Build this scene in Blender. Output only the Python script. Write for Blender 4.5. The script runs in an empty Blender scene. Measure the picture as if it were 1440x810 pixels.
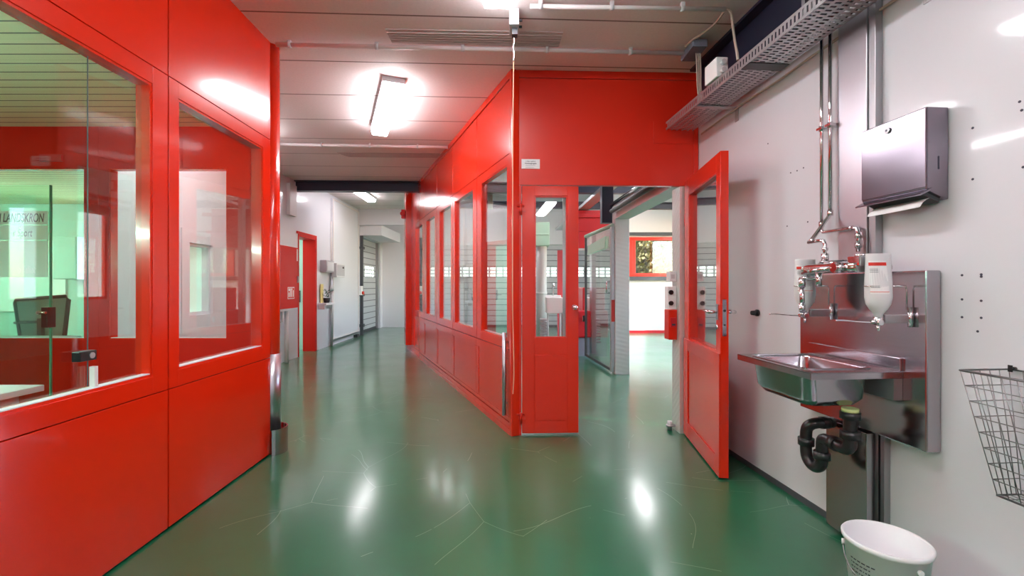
import bpy, math, random
from mathutils import Vector, Matrix
random.seed(7)
SC = bpy.context.scene
COL = SC.collection
PI = math.pi
CAM_H = 1.22
FPX = 640.0

def at(px, py, Y):
    """photo pixel + depth -> world point"""
    return ((px-720)/FPX*Y, Y, CAM_H-(py-401)/FPX*Y)

# ------------------------------------------------------------------ materials
def new_mat(name):
    m = bpy.data.materials.new(name); m.use_nodes = True
    nt = m.node_tree
    b = nt.nodes['Principled BSDF']
    return m, nt, b

def pm(name, col, rough=.5, metal=0, coat=0, noise=0, nscale=8, bump=0, bscale=40, spec=None, coat_rough=.06):
    m, nt, b = new_mat(name)
    b.inputs['Base Color'].default_value = (*col, 1)
    b.inputs['Roughness'].default_value = rough
    b.inputs['Metallic'].default_value = metal
    b.inputs['Coat Weight'].default_value = coat
    b.inputs['Coat Roughness'].default_value = coat_rough
    if spec is not None: b.inputs['Specular IOR Level'].default_value = spec
    tc = nt.nodes.new('ShaderNodeTexCoord')
    if noise:
        n = nt.nodes.new('ShaderNodeTexNoise'); n.inputs['Scale'].default_value = nscale; n.inputs['Detail'].default_value = 5
        nt.links.new(tc.outputs['Object'], n.inputs['Vector'])
        mx = nt.nodes.new('ShaderNodeMix'); mx.data_type = 'RGBA'
        mx.inputs[6].default_value = (*[c*(1-noise) for c in col], 1)
        mx.inputs[7].default_value = (*[min(1, c*(1+noise)) for c in col], 1)
        nt.links.new(n.outputs['Fac'], mx.inputs[0]); nt.links.new(mx.outputs[2], b.inputs['Base Color'])
    if bump:
        n2 = nt.nodes.new('ShaderNodeTexNoise'); n2.inputs['Scale'].default_value = bscale; n2.inputs['Detail'].default_value = 3
        nt.links.new(tc.outputs['Object'], n2.inputs['Vector'])
        bp = nt.nodes.new('ShaderNodeBump'); bp.inputs['Strength'].default_value = bump; bp.inputs['Distance'].default_value = .01
        nt.links.new(n2.outputs['Fac'], bp.inputs['Height']); nt.links.new(bp.outputs['Normal'], b.inputs['Normal'])
    return m

def emis(name, col, s):
    m, nt, b = new_mat(name)
    b.inputs['Base Color'].default_value = (*col, 1)
    b.inputs['Emission Color'].default_value = (*col, 1)
    b.inputs['Emission Strength'].default_value = s
    return m

def glass(name, tint, refl=1.0, ior=1.5, rough=0.0):
    m = bpy.data.materials.new(name); m.use_nodes = True
    nt = m.node_tree; nt.nodes.clear()
    o = nt.nodes.new('ShaderNodeOutputMaterial')
    t = nt.nodes.new('ShaderNodeBsdfTransparent'); t.inputs[0].default_value = (*tint, 1)
    g = nt.nodes.new('ShaderNodeBsdfGlossy'); g.inputs['Roughness'].default_value = rough
    g.inputs[0].default_value = (1, 1, 1, 1)
    f = nt.nodes.new('ShaderNodeLayerWeight'); f.inputs[0].default_value = .5
    pw = nt.nodes.new('ShaderNodeMath'); pw.operation = 'POWER'; pw.inputs[1].default_value = 5
    sc = nt.nodes.new('ShaderNodeMath'); sc.operation = 'MULTIPLY_ADD'; sc.inputs[1].default_value = .96; sc.inputs[2].default_value = .04
    mu = nt.nodes.new('ShaderNodeMath'); mu.operation = 'MULTIPLY'; mu.inputs[1].default_value = refl; mu.use_clamp = True
    mx = nt.nodes.new('ShaderNodeMixShader')
    nt.links.new(f.outputs['Facing'], pw.inputs[0]); nt.links.new(pw.outputs[0], sc.inputs[0]); nt.links.new(sc.outputs[0], mu.inputs[0]); nt.links.new(mu.outputs[0], mx.inputs[0])
    nt.links.new(t.outputs[0], mx.inputs[1]); nt.links.new(g.outputs[0], mx.inputs[2])
    nt.links.new(mx.outputs[0], o.inputs[0])
    return m

def steel(name, col=(.46, .44, .475), rough=.16, axis='X', stretch=60):
    m, nt, b = new_mat(name)
    b.inputs['Metallic'].default_value = 1
    b.inputs['Base Color'].default_value = (*col, 1)
    tc = nt.nodes.new('ShaderNodeTexCoord'); mp = nt.nodes.new('ShaderNodeMapping')
    mp.inputs['Scale'].default_value = (1, stretch, stretch) if axis == 'X' else (stretch, stretch, 1)
    n = nt.nodes.new('ShaderNodeTexNoise'); n.inputs['Scale'].default_value = 6; n.inputs['Detail'].default_value = 4
    n2 = nt.nodes.new('ShaderNodeTexNoise'); n2.inputs['Scale'].default_value = 5; n2.inputs['Detail'].default_value = 3
    mr = nt.nodes.new('ShaderNodeMapRange'); mr.inputs[3].default_value = rough*.75; mr.inputs[4].default_value = rough*1.5
    ad = nt.nodes.new('ShaderNodeMath'); ad.operation = 'MULTIPLY_ADD'; ad.inputs[1].default_value = .5
    nt.links.new(tc.outputs['Object'], mp.inputs[0]); nt.links.new(mp.outputs[0], n.inputs['Vector'])
    nt.links.new(tc.outputs['Object'], n2.inputs['Vector'])
    nt.links.new(n.outputs['Fac'], ad.inputs[0]); 
    h = nt.nodes.new('ShaderNodeMath'); h.operation = 'MULTIPLY'; h.inputs[1].default_value = .5
    nt.links.new(n2.outputs['Fac'], h.inputs[0]); nt.links.new(h.outputs[0], ad.inputs[2])
    nt.links.new(ad.outputs[0], mr.inputs[0]); nt.links.new(mr.outputs[0], b.inputs['Roughness'])
    bp = nt.nodes.new('ShaderNodeBump'); bp.inputs['Strength'].default_value = .12; bp.inputs['Distance'].default_value = .004
    nt.links.new(n2.outputs['Fac'], bp.inputs['Height']); nt.links.new(bp.outputs['Normal'], b.inputs['Normal'])
    return m

def planks(name, col, dark, angle, period, phase, gap=.03, rough=.6, grain=0.0, graincol=None, speck=0, axis=1):
    """boards with dark joints, laid along a direction in world metres"""
    m, nt, b = new_mat(name)
    b.inputs['Roughness'].default_value = rough
    tc = nt.nodes.new('ShaderNodeTexCoord'); mp = nt.nodes.new('ShaderNodeMapping')
    mp.inputs['Rotation'].default_value = (0, 0, angle)
    nt.links.new(tc.outputs['Object'], mp.inputs[0])
    sx = nt.nodes.new('ShaderNodeSeparateXYZ'); nt.links.new(mp.outputs[0], sx.inputs[0])
    a = nt.nodes.new('ShaderNodeMath'); a.operation = 'MULTIPLY_ADD'; a.inputs[1].default_value = 1/period; a.inputs[2].default_value = phase
    nt.links.new(sx.outputs[axis], a.inputs[0])
    fr = nt.nodes.new('ShaderNodeMath'); fr.operation = 'FRACT'; nt.links.new(a.outputs[0], fr.inputs[0])
    lt = nt.nodes.new('ShaderNodeMath'); lt.operation = 'LESS_THAN'; lt.inputs[1].default_value = gap
    nt.links.new(fr.outputs[0], lt.inputs[0])
    n = nt.nodes.new('ShaderNodeTexNoise'); n.inputs['Detail'].default_value = 6
    mp2 = nt.nodes.new('ShaderNodeMapping')
    mp2.inputs['Scale'].default_value = (1, 22, 1) if grain else (1, 1, 1)
    nt.links.new(mp.outputs[0], mp2.inputs[0]); nt.links.new(mp2.outputs[0], n.inputs['Vector']); n.inputs['Scale'].default_value = 1.4 if grain else 60
    fl = nt.nodes.new('ShaderNodeMath'); fl.operation = 'FLOOR'; nt.links.new(a.outputs[0], fl.inputs[0])
    wn = nt.nodes.new('ShaderNodeTexWhiteNoise'); wn.noise_dimensions = '1D'; nt.links.new(fl.outputs[0], wn.inputs['W'])
    sm = nt.nodes.new('ShaderNodeMath'); sm.operation = 'MULTIPLY_ADD'; sm.inputs[1].default_value = .35
    nt.links.new(wn.outputs[0], sm.inputs[0]); nt.links.new(n.outputs['Fac'], sm.inputs[2])
    mx = nt.nodes.new('ShaderNodeMix'); mx.data_type = 'RGBA'
    g = graincol or [c*.86 for c in col]
    mx.inputs[6].default_value = (*g, 1); mx.inputs[7].default_value = (*col, 1)
    nt.links.new(sm.outputs[0], mx.inputs[0])
    mx2 = nt.nodes.new('ShaderNodeMix'); mx2.data_type = 'RGBA'; mx2.inputs[7].default_value = (*dark, 1)
    nt.links.new(lt.outputs[0], mx2.inputs[0]); nt.links.new(mx.outputs[2], mx2.inputs[6])
    nt.links.new(mx2.outputs[2], b.inputs['Base Color'])
    bp = nt.nodes.new('ShaderNodeBump'); bp.inputs['Strength'].default_value = .25; bp.inputs['Distance'].default_value = .004
    nt.links.new(n.outputs['Fac'], bp.inputs['Height']); nt.links.new(bp.outputs['Normal'], b.inputs['Normal'])
    return m

def floor_mat():
    m, nt, b = new_mat('green_resin_floor')
    N = nt.nodes; Lk = nt.links
    tc = N.new('ShaderNodeTexCoord')
    n = N.new('ShaderNodeTexNoise'); n.inputs['Scale'].default_value = .9; n.inputs['Detail'].default_value = 7; n.inputs['Roughness'].default_value = .6
    Lk.new(tc.outputs['Object'], n.inputs['Vector'])
    cr = N.new('ShaderNodeValToRGB')
    cr.color_ramp.elements[0].position = .3; cr.color_ramp.elements[0].color = (.005, .105, .045, 1)
    cr.color_ramp.elements[1].position = .75; cr.color_ramp.elements[1].color = (.011, .165, .075, 1)
    Lk.new(n.outputs['Fac'], cr.inputs[0])
    last = cr.outputs[0]
    # pale scratches: thin arcs from distorted wave bands, in two directions
    for k, (rot, sc, thr) in enumerate(((.5, .55, .0016), (-.9, .9, .0013), (1.5, 1.6, .0018))):
        mp = N.new('ShaderNodeMapping'); mp.inputs['Rotation'].default_value = (0, 0, rot); mp.inputs['Location'].default_value = (k*3.1, k*1.7, 0)
        Lk.new(tc.outputs['Object'], mp.inputs[0])
        dn_ = N.new('ShaderNodeTexNoise'); dn_.inputs['Scale'].default_value = .8; dn_.inputs['Detail'].default_value = 1; Lk.new(mp.outputs[0], dn_.inputs['Vector'])
        va_ = N.new('ShaderNodeVectorMath'); va_.operation = 'MULTIPLY_ADD'; va_.inputs[1].default_value = (.9, .9, 0); Lk.new(dn_.outputs['Color'], va_.inputs[0]); Lk.new(mp.outputs[0], va_.inputs[2])
        w = N.new('ShaderNodeTexVoronoi'); w.voronoi_dimensions = '2D'; w.feature = 'DISTANCE_TO_EDGE'; w.inputs['Scale'].default_value = sc; Lk.new(va_.outputs[0], w.inputs['Vector'])
        g = N.new('ShaderNodeMath'); g.operation = 'LESS_THAN'; g.inputs[1].default_value = thr*sc; Lk.new(w.outputs['Distance'], g.inputs[0])
        nn = N.new('ShaderNodeTexNoise'); nn.inputs['Scale'].default_value = 1.1+k*.4; Lk.new(mp.outputs[0], nn.inputs['Vector'])
        g2 = N.new('ShaderNodeMath'); g2.operation = 'GREATER_THAN'; g2.inputs[1].default_value = .55; Lk.new(nn.outputs['Fac'], g2.inputs[0])
        mu = N.new('ShaderNodeMath'); mu.operation = 'MULTIPLY'; Lk.new(g.outputs[0], mu.inputs[0]); Lk.new(g2.outputs[0], mu.inputs[1])
        m3 = N.new('ShaderNodeMath'); m3.operation = 'MULTIPLY'; m3.inputs[1].default_value = .5; Lk.new(mu.outputs[0], m3.inputs[0])
        mx = N.new('ShaderNodeMix'); mx.data_type = 'RGBA'; mx.inputs[7].default_value = (.30, .50, .38, 1)
        Lk.new(m3.outputs[0], mx.inputs[0]); Lk.new(last, mx.inputs[6]); last = mx.outputs[2]
    # specks
    v = N.new('ShaderNodeTexNoise'); v.inputs['Scale'].default_value = 45; v.inputs['Detail'].default_value = 1; Lk.new(tc.outputs['Object'], v.inputs['Vector'])
    g = N.new('ShaderNodeMath'); g.operation = 'GREATER_THAN'; g.inputs[1].default_value = .83; Lk.new(v.outputs['Fac'], g.inputs[0])
    mx = N.new('ShaderNodeMix'); mx.data_type = 'RGBA'; mx.inputs[7].default_value = (.25, .4, .3, 1)
    Lk.new(g.outputs[0], mx.inputs[0]); Lk.new(last, mx.inputs[6]); last = mx.outputs[2]
    Lk.new(last, b.inputs['Base Color'])
    n2 = N.new('ShaderNodeTexNoise'); n2.inputs['Scale'].default_value = 2.3; n2.inputs['Detail'].default_value = 6; Lk.new(tc.outputs['Object'], n2.inputs['Vector'])
    mr = N.new('ShaderNodeMapRange'); mr.inputs[1].default_value = .3; mr.inputs[2].default_value = .7; mr.inputs[3].default_value = .28; mr.inputs[4].default_value = .33
    Lk.new(n2.outputs['Fac'], mr.inputs[0]); Lk.new(mr.outputs[0], b.inputs['Roughness'])
    b.inputs['Specular IOR Level'].default_value = .45; b.inputs['Coat Weight'].default_value = .85; b.inputs['Coat Roughness'].default_value = .15
    n3 = N.new('ShaderNodeTexNoise'); n3.inputs['Scale'].default_value = 3.5; n3.inputs['Detail'].default_value = 4; Lk.new(tc.outputs['Object'], n3.inputs['Vector'])
    bp = N.new('ShaderNodeBump'); bp.inputs['Strength'].default_value = .06; bp.inputs['Distance'].default_value = .012
    Lk.new(n3.outputs['Fac'], bp.inputs['Height']); Lk.new(bp.outputs['Normal'], b.inputs['Normal']); Lk.new(bp.outputs['Normal'], b.inputs['Coat Normal'])
    return m

M = {}
M['red'] = pm('red_gloss_paint', (.73, .019, .002), .20, coat=.3, bump=.02, bscale=6, coat_rough=.05)
M['red2'] = pm('red_satin_paint', (.69, .018, .003), .33, coat=.2)
M['red3'] = pm('red_dull_paint', (.62, .010, .004), .35, spec=.25)
M['steel_soft'] = steel('soft_brushed_steel', (.52, .51, .55), .30, axis='Z', stretch=25)
M['steel_disp'] = steel('dull_violet_steel', (.25, .225, .265), .17)
M['gap'] = pm('dark_joint', (.02, .004, .004), .8)
M['white'] = pm('white_gloss_panel', (.71, .712, .768), .28, coat=.5, noise=.02, nscale=2, bump=.04, bscale=22, coat_rough=.06)
M['white_m'] = pm('white_matt_paint', (.725, .712, .755), .55)
M['cream'] = pm('pale_cream_paint', (.76, .72, .72), .6)
M['floor'] = floor_mat()
M['ceil'] = planks('ceiling_plank_panels', (.84, .74, .73), (.22, .15, .14), math.radians(-2.6), .635, .33, gap=.022, rough=.75)
M['pine'] = planks('pine_boards', (.93, .84, .60), (.08, .07, .05), 0, .095, .2, gap=.10, rough=.5, grain=1, graincol=(.84, .68, .42))
M['steel'] = steel('brushed_stainless_steel')
M['steel_v'] = steel('brushed_stainless_upright', axis='Z', rough=.15)
M['steel_dark'] = steel('dull_steel', (.42, .42, .44), .35)
M['chrome'] = pm('polished_chrome', (.75, .74, .76), .09, metal=1)
M['galv'] = pm('galvanised_steel', (.50, .50, .52), .38, metal=.85, noise=.15, nscale=60)
M['navy'] = pm('dark_navy_steel_paint', (.016, .020, .045), .38)
M['greydk'] = pm('dark_grey_paint', (.06, .065, .075), .5)
M['grey'] = pm('grey_plastic', (.42, .41, .44), .5)
M['lgrey'] = pm('light_grey_plastic', (.62, .61, .63), .45)
M['greyblue'] = pm('blue_grey_plastic', (.20, .22, .30), .45)
M['pipe_w'] = pm('white_pipe_plastic', (.74, .68, .68), .35)
M['black'] = pm('black_plastic', (.012, .012, .014), .28)
M['rubber'] = pm('black_rubber', (.015, .015, .017), .6)
M['mesh'] = pm('dark_mesh_fabric', (.05, .055, .06), .8)
M['cable'] = pm('beige_cable', (.52, .42, .36), .5)
M['cord'] = pm('orange_cord', (.85, .38, .22), .5)
M['glass'] = glass('clear_window_glass', (.965, .98, .97), 1.5)
M['glass_g'] = glass('green_tinted_glass', (.86, .985, .94), 1.2)
M['glass_edge'] = pm('green_glass_edge', (.03, .28, .18), .15)
M['film'] = pm('frosted_film', (.80, .95, .90), .5)
M['paper'] = pm('white_paper', (.86, .86, .87), .7)
M['bottle'] = pm('translucent_white_plastic', (.74, .74, .76), .3)
M['bucket'] = pm('white_bucket_plastic', (.80, .80, .83), .35)
M['ink'] = pm('dark_ink', (.05, .05, .08), .7)
M['ink_g'] = pm('grey_lettering', (.13, .17, .18), .6)
M['ink_w'] = pm('white_lettering', (.9, .92, .92), .6)
M['washer'] = pm('yellow_green_washer', (.62, .70, .30), .4)
M['wire'] = pm('zinc_wire', (.30, .30, .31), .35, metal=.9)
M['teal'] = pm('pale_green_paint', (.40, .62, .50), .5)
M['teal2'] = pm('pale_green_blind', (.45, .62, .58), .7)
M['green_leaf'] = pm('dark_green_leaf', (.03, .10, .05), .5)
M['lamp'] = emis('fluorescent_diffuser', (1.0, .97, 1.0), 27)
M['lamp_soft'] = emis('soft_fluorescent_diffuser', (1.0, .96, 1.0), 14)
M['fill_cool'] = emis('cool_fill_diffuser', (.74, 1.0, .86), 80)  # strong cool glow for the added office fill lights
M['daylight'] = emis('daylit_door_pane', (.88, 1.0, .94), 1.5)
M['daywin'] = emis('daylit_blind_window', (.86, 1.0, .95), 6)
M['slat'] = None
M['hallpane'] = emis('lit_frosted_pane', (.55, .85, .72), .32)
M['concrete'] = pm('grey_concrete', (.35, .35, .33), .9, noise=.2)
M['grass'] = pm('grass_ground', (.12, .16, .05), .9, noise=.3, nscale=3)
M['leafy'] = pm('autumn_yellow_leaf', (.20, .155, .04), .6, noise=.5, nscale=3)
M['bark'] = pm('brown_bark', (.10, .07, .05), .9)
M['redtank'] = pm('red_tank_paint', (.55, .02, .03), .3, coat=.2)

def slat_mat():
    m, nt, b = new_mat('roller_slats')
    b.inputs['Roughness'].default_value = .35
    tc = nt.nodes.new('ShaderNodeTexCoord'); s = nt.nodes.new('ShaderNodeSeparateXYZ'); nt.links.new(tc.outputs['Object'], s.inputs[0])
    a = nt.nodes.new('ShaderNodeMath'); a.operation = 'MULTIPLY'; a.inputs[1].default_value = 1/.16; nt.links.new(s.outputs[2], a.inputs[0])
    f = nt.nodes.new('ShaderNodeMath'); f.operation = 'FRACT'; nt.links.new(a.outputs[0], f.inputs[0])
    l = nt.nodes.new('ShaderNodeMath'); l.operation = 'LESS_THAN'; l.inputs[1].default_value = .13; nt.links.new(f.outputs[0], l.inputs[0])
    mx = nt.nodes.new('ShaderNodeMix'); mx.data_type = 'RGBA'; mx.inputs[6].default_value = (.50, .52, .54, 1); mx.inputs[7].default_value = (.10, .10, .12, 1)
    nt.links.new(l.outputs[0], mx.inputs[0]); nt.links.new(mx.outputs[2], b.inputs['Base Color'])
    return m
M['slat'] = slat_mat()

def checker_mat():
    m, nt, b = new_mat('checker_plate')
    b.inputs['Metallic'].default_value = .5; b.inputs['Roughness'].default_value = .35; b.inputs['Base Color'].default_value = (.74, .76, .75, 1)
    tc = nt.nodes.new('ShaderNodeTexCoord'); mp = nt.nodes.new('ShaderNodeMapping'); mp.inputs['Rotation'].default_value = (.785, .785, .785)
    c = nt.nodes.new('ShaderNodeTexWave'); c.inputs['Scale'].default_value = 9; c.wave_type = 'BANDS'; c.bands_direction = 'DIAGONAL'
    nt.links.new(tc.outputs['Object'], mp.inputs[0]); nt.links.new(mp.outputs[0], c.inputs['Vector'])
    bp = nt.nodes.new('ShaderNodeBump'); bp.inputs['Strength'].default_value = .5; bp.inputs['Distance'].default_value = .002
    nt.links.new(c.outputs['Fac'], bp.inputs['Height']); nt.links.new(bp.outputs['Normal'], b.inputs['Normal'])
    return m
M['checker'] = checker_mat()

# ------------------------------------------------------------------ frames
def frame(ox, oy, dx, dy):
    a = math.atan2(dy, dx)
    return Matrix.Translation((ox, oy, 0)) @ Matrix.Rotation(a, 4, 'Z')
W = Matrix.Identity(4)
R = frame(1.843, 0, -.0828, 1)      # right wall: x along, +y into the room
L = frame(-1.66, 0, -.0234, 1)      # left office partition: -y into the room
H = frame(-3.45, 0, -.0234, 1)      # hall wall: -y into the hall
D = frame(-.006, 3.69, -.3666, .930)  # glazed partition: +y is the hall side
F = frame(-.006, 3.69, 1, .035)     # front face with the doors: -y is the camera side
Q = frame(1.41, 3.72, -.12, -.993)  # open door leaf: +y is the wall side

def lp(fr, x, y, z=0):
    return tuple(fr.inverted() @ Vector((x, y, z)))

# ------------------------------------------------------------------ mesh builder
class MB:
    def __init__(s): s.v = []; s.f = []; s.sm = []
    def add(s, vs, fs, smooth=False):
        k = len(s.v); s.v += [tuple(p) for p in vs]
        for f in fs: s.f.append([i+k for i in f]); s.sm.append(smooth)
        return s
    def box(s, x0, x1, y0, y1, z0, z1):
        x0, x1 = sorted((x0, x1)); y0, y1 = sorted((y0, y1)); z0, z1 = sorted((z0, z1))
        vs = [(x, y, z) for z in (z0, z1) for y in (y0, y1) for x in (x0, x1)]
        return s.add(vs, [(0, 2, 3, 1), (4, 5, 7, 6), (0, 1, 5, 4), (2, 6, 7, 3), (0, 4, 6, 2), (1, 3, 7, 5)])
    def hexa(s, b, t):
        """8 corners: bottom four ccw, top four ccw"""
        return s.add(list(b)+list(t), [(3, 2, 1, 0), (4, 5, 6, 7), (0, 1, 5, 4), (1, 2, 6, 5), (2, 3, 7, 6), (3, 0, 4, 7)])
    def prism(s, poly, z0, z1):
        n = len(poly)
        vs = [(x, y, z0) for x, y in poly]+[(x, y, z1) for x, y in poly]
        return s.add(vs, [list(range(n))[::-1], list(range(n, 2*n))]+[(i, (i+1) % n, (i+1) % n+n, i+n) for i in range(n)])
    def tube(s, pts, r, n=10, cap=True, smoothpath=0):
        P = [Vector(p) for p in pts]
        if smoothpath:
            Q2 = []
            for i in range(len(P)-1):
                p0 = P[max(i-1, 0)]; p1 = P[i]; p2 = P[i+1]; p3 = P[min(i+2, len(P)-1)]
                for k in range(smoothpath):
                    t = k/smoothpath
                    Q2.append(.5*((2*p1)+(-p0+p2)*t+(2*p0-5*p1+4*p2-p3)*t*t+(-p0+3*p1-3*p2+p3)*t**3))
            Q2.append(P[-1]); P = Q2
        rr = r if isinstance(r, (list, tuple)) else [r]*len(P)
        vs = []; ref = None
        for i, p in enumerate(P):
            t = (P[min(i+1, len(P)-1)]-P[max(i-1, 0)])
            if t.length < 1e-9: t = Vector((0, 0, 1))
            t.normalize()
            if ref is None: ref = Vector((0, 0, 1)) if abs(t.z) < .9 else Vector((1, 0, 0))
            a = ref-t*ref.dot(t)
            if a.length < 1e-4: a = Vector((1, 0, 0))-t*t.x
            a.normalize(); ref = a; b = t.cross(a)
            # widen mitred joints
            sc = 1.0
            if 0 < i < len(P)-1:
                c = (P[i]-P[i-1]).normalized().dot((P[i+1]-P[i]).normalized()); sc = 1/max(.6, math.sqrt(max(.01, (1+c)/2)))
            for k in range(n):
                an = 2*PI*k/n; vs.append(p+(a*math.cos(an)+b*math.sin(an))*rr[i]*(sc if smoothpath == 0 else 1))
        fs = []
        for i in range(len(P)-1):
            for k in range(n):
                fs.append((i*n+k, i*n+(k+1) % n, (i+1)*n+(k+1) % n, (i+1)*n+k))
        s.add(vs, fs, True)
        if cap:
            k0 = len(s.v)-len(vs)
            s.f.append([k0+k for k in range(n)][::-1]); s.sm.append(False)
            s.f.append([k0+(len(P)-1)*n+k for k in range(n)]); s.sm.append(False)
        return s
    def cyl(s, p, q, r, n=20, r2=None):
        p = Vector(p); q = Vector(q)
        t = (q-p).normalized(); a = Vector((0, 0, 1)) if abs(t.z) < .9 else Vector((1, 0, 0))
        a = (a-t*a.dot(t)).normalized(); b = t.cross(a)
        r2 = r if r2 is None else r2
        vs = [p+(a*math.cos(2*PI*k/n)+b*math.sin(2*PI*k/n))*r for k in range(n)]+[q+(a*math.cos(2*PI*k/n)+b*math.sin(2*PI*k/n))*r2 for k in range(n)]
        k0 = len(s.v)
        s.add(vs, [(k, (k+1) % n, n+(k+1) % n, n+k) for k in range(n)], True)
        s.f.append([k0+k for k in range(n)][::-1]); s.sm.append(False)
        s.f.append([k0+n+k for k in range(n)]); s.sm.append(False)
        return s
    def lathe(s, prof, c=(0, 0, 0), n=32, sx=1, sy=1):
        vs = []
        for r, z in prof:
            for k in range(n):
                a = 2*PI*k/n; vs.append((c[0]+r*math.cos(a)*sx, c[1]+r*math.sin(a)*sy, c[2]+z))
        fs = [(i*n+k, i*n+(k+1) % n, (i+1)*n+(k+1) % n, (i+1)*n+k) for i in range(len(prof)-1) for k in range(n)]
        return s.add(vs, fs, True)
    def ball(s, c, r, sz=1, n=12):
        return s.lathe([(max(1e-4, r*math.sin(PI*i/8)), -r*sz*math.cos(PI*i/8)) for i in range(9)], c, n)
    def build(s, name, mat, parent=None, fr=None, org=(0, 0, 0), bevel=0):
        if parent is not None: org = ORG[parent.name]
        me = bpy.data.meshes.new(name)
        ox, oy, oz = org
        me.from_pydata([(x-ox, y-oy, z-oz) for x, y, z in s.v], [], s.f)
        me.polygons.foreach_set('use_smooth', s.sm)
        me.validate(); me.update()
        me.materials.append(mat)
        o = bpy.data.objects.new(name, me); COL.objects.link(o)
        if parent is not None:
            o.parent = parent
        else:
            o.matrix_world = (fr if fr is not None else W) @ Matrix.Translation(org)
        ORG[o.name] = tuple(org)
        if bevel:
            bv = o.modifiers.new('bevel', 'BEVEL'); bv.width = bevel; bv.segments = 2; bv.limit_method = 'ANGLE'; bv.angle_limit = math.radians(50)
        return o
ORG = {}

def thing(name, label, cat, org=(0, 0, 0), fr=W, group=None):
    e = bpy.data.objects.new(name, None); COL.objects.link(e)
    e.matrix_world = fr @ Matrix.Translation(org); e.empty_display_size = .05
    ORG[e.name] = tuple(org)
    e['label'] = label; e['category'] = cat
    if group: e['group'] = group
    return e
def tag(o, label, cat, group=None, kind=None):
    o['label'] = label; o['category'] = cat
    if group: o['group'] = group
    if kind: o['kind'] = kind
    return o
def solo(name, label, cat, mb, mat, fr=W, org=(0, 0, 0), group=None, bevel=0):
    return tag(mb.build(name, mat, None, fr, org, bevel), label, cat, group)
def struct(name, mb, mat, fr=W, org=(0, 0, 0), bevel=0, label=None, parent=None):
    o = mb.build(name, mat, parent, fr, org, bevel)
    if parent is None: o['kind'] = 'structure'
    if label: o['label'] = label
    return o
def struct_empty(name, org, fr, label=None):
    e = bpy.data.objects.new(name, None); COL.objects.link(e)
    e.matrix_world = fr @ Matrix.Translation(org); ORG[e.name] = tuple(org); e['kind'] = 'structure'; e.empty_display_size = .05
    if label: e['label'] = label
    return e
def dup(root, mat, label=None, group=None):
    r = root.copy(); COL.objects.link(r); r.matrix_world = mat; ORG[r.name] = ORG[root.name]
    if label: r['label'] = label
    if group: r['group'] = group
    for ch in list(root.children):
        c = ch.copy(); COL.objects.link(c); c.parent = r
        for g in ch.children:
            d = g.copy(); COL.objects.link(d); d.parent = c
    return r

def slab_holes(mb, u0, u1, v0, v1, z0, z1, holes=(), gap=0):
    """wall slab along u with rectangular holes (ua,ub,za,zb)"""
    us = sorted({u0, u1, *[h[0] for h in holes], *[h[1] for h in holes]})
    for a, b in zip(us, us[1:]):
        if b-a < 1e-5: continue
        mid = (a+b)/2
        cut = sorted([(h[2], h[3]) for h in holes if h[0] < mid < h[1]])
        z = z0
        for ca, cb in cut:
            if ca > z: mb.box(a, b, v0, v1, z, ca)
            z = cb
        if z < z1: mb.box(a, b, v0, v1, z, z1)
    return mb
def ring(mb, u0, u1, z0, z1, w, v0, v1):
    mb.box(u0, u1, v0, v1, z0, z0+w); mb.box(u0, u1, v0, v1, z1-w, z1)
    mb.box(u0, u0+w, v0, v1, z0+w, z1-w); mb.box(u1-w, u1, v0, v1, z0+w, z1-w)
    return mb

def text(body, name, mat, parent, fr, size, loc, xdir, zdir=(0, 0, 1), extr=.0005, italic=0, align='LEFT', bold=0, xs=1):
    """flat lettering; loc in the frame's coordinates, reading along xdir"""
    cu = bpy.data.curves.new(name, 'FONT'); cu.body = body; cu.size = size; cu.extrude = extr; cu.shear = italic; cu.align_x = align; cu.offset = bold
    tmp = bpy.data.objects.new(name, cu); COL.objects.link(tmp)
    dg = bpy.context.evaluated_depsgraph_get()
    me = bpy.data.meshes.new_from_object(tmp.evaluated_get(dg))
    bpy.data.objects.remove(tmp)
    x = Vector(xdir).normalized(); z = Vector(zdir); n = x.cross(z)
    rot = Matrix((x, z, n)).transposed().to_4x4()
    org = ORG[parent.name] if parent is not None else (0, 0, 0)
    me.transform(Matrix.Translation(Vector(loc)-Vector(org)) @ rot @ Matrix.Scale(xs, 4, (1, 0, 0)))
    me.materials.clear(); me.materials.append(mat)
    o = bpy.data.objects.new(name, me); COL.objects.link(o); o.parent = parent
    ORG[o.name] = org
    return o

# ================================================================== SHELL
HC = 2.965
WIN_Z0, WIN_Z1 = .785, 2.18

struct('floor', MB().box(-9, 8, -3.3, 13.5, -.12, 0), M['floor'])
struct('floor_outside', MB().box(-20, 25, 13.5, 30, -.2, -.15), M['grass'])
# main ceiling of the passage (plank panels)
mc = MB(); mc.prism([(-9, -3.3), (2.1, -3.3), (2.1, 3.78), (1.52, 3.80), (-.03, 3.74), (-1.62, 7.77), (-9, 7.77)], HC, HC+.12)
struct('ceiling', mc, M['ceil'])
struct('ceiling_hall', MB().prism([(-9, 7.77), (-1.62, 7.77), (-1.98, 8.75), (-1.98, 11.0), (-9, 11.0)], 3.05, 3.17), M['ceil'])
struct('ceiling_workshop', MB().box(-9, 5.75, 3.2, 13.5, 3.62, 3.74), M['white_m'])
# right wall
rw = MB().box(-3.4, 3.83, -.12, 0, 0, HC+.0)
rwall = struct('wall_right', rw, M['white'], R)
struct('baseboard_right', MB().box(-3.3, 3.72, .0005, .006, 0, .035), M['greydk'], R)
# back wall behind the viewer
struct('wall_back', MB().box(-9, 2.3, -3.42, -3.3, 0, 3.7), M['white'])
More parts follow.
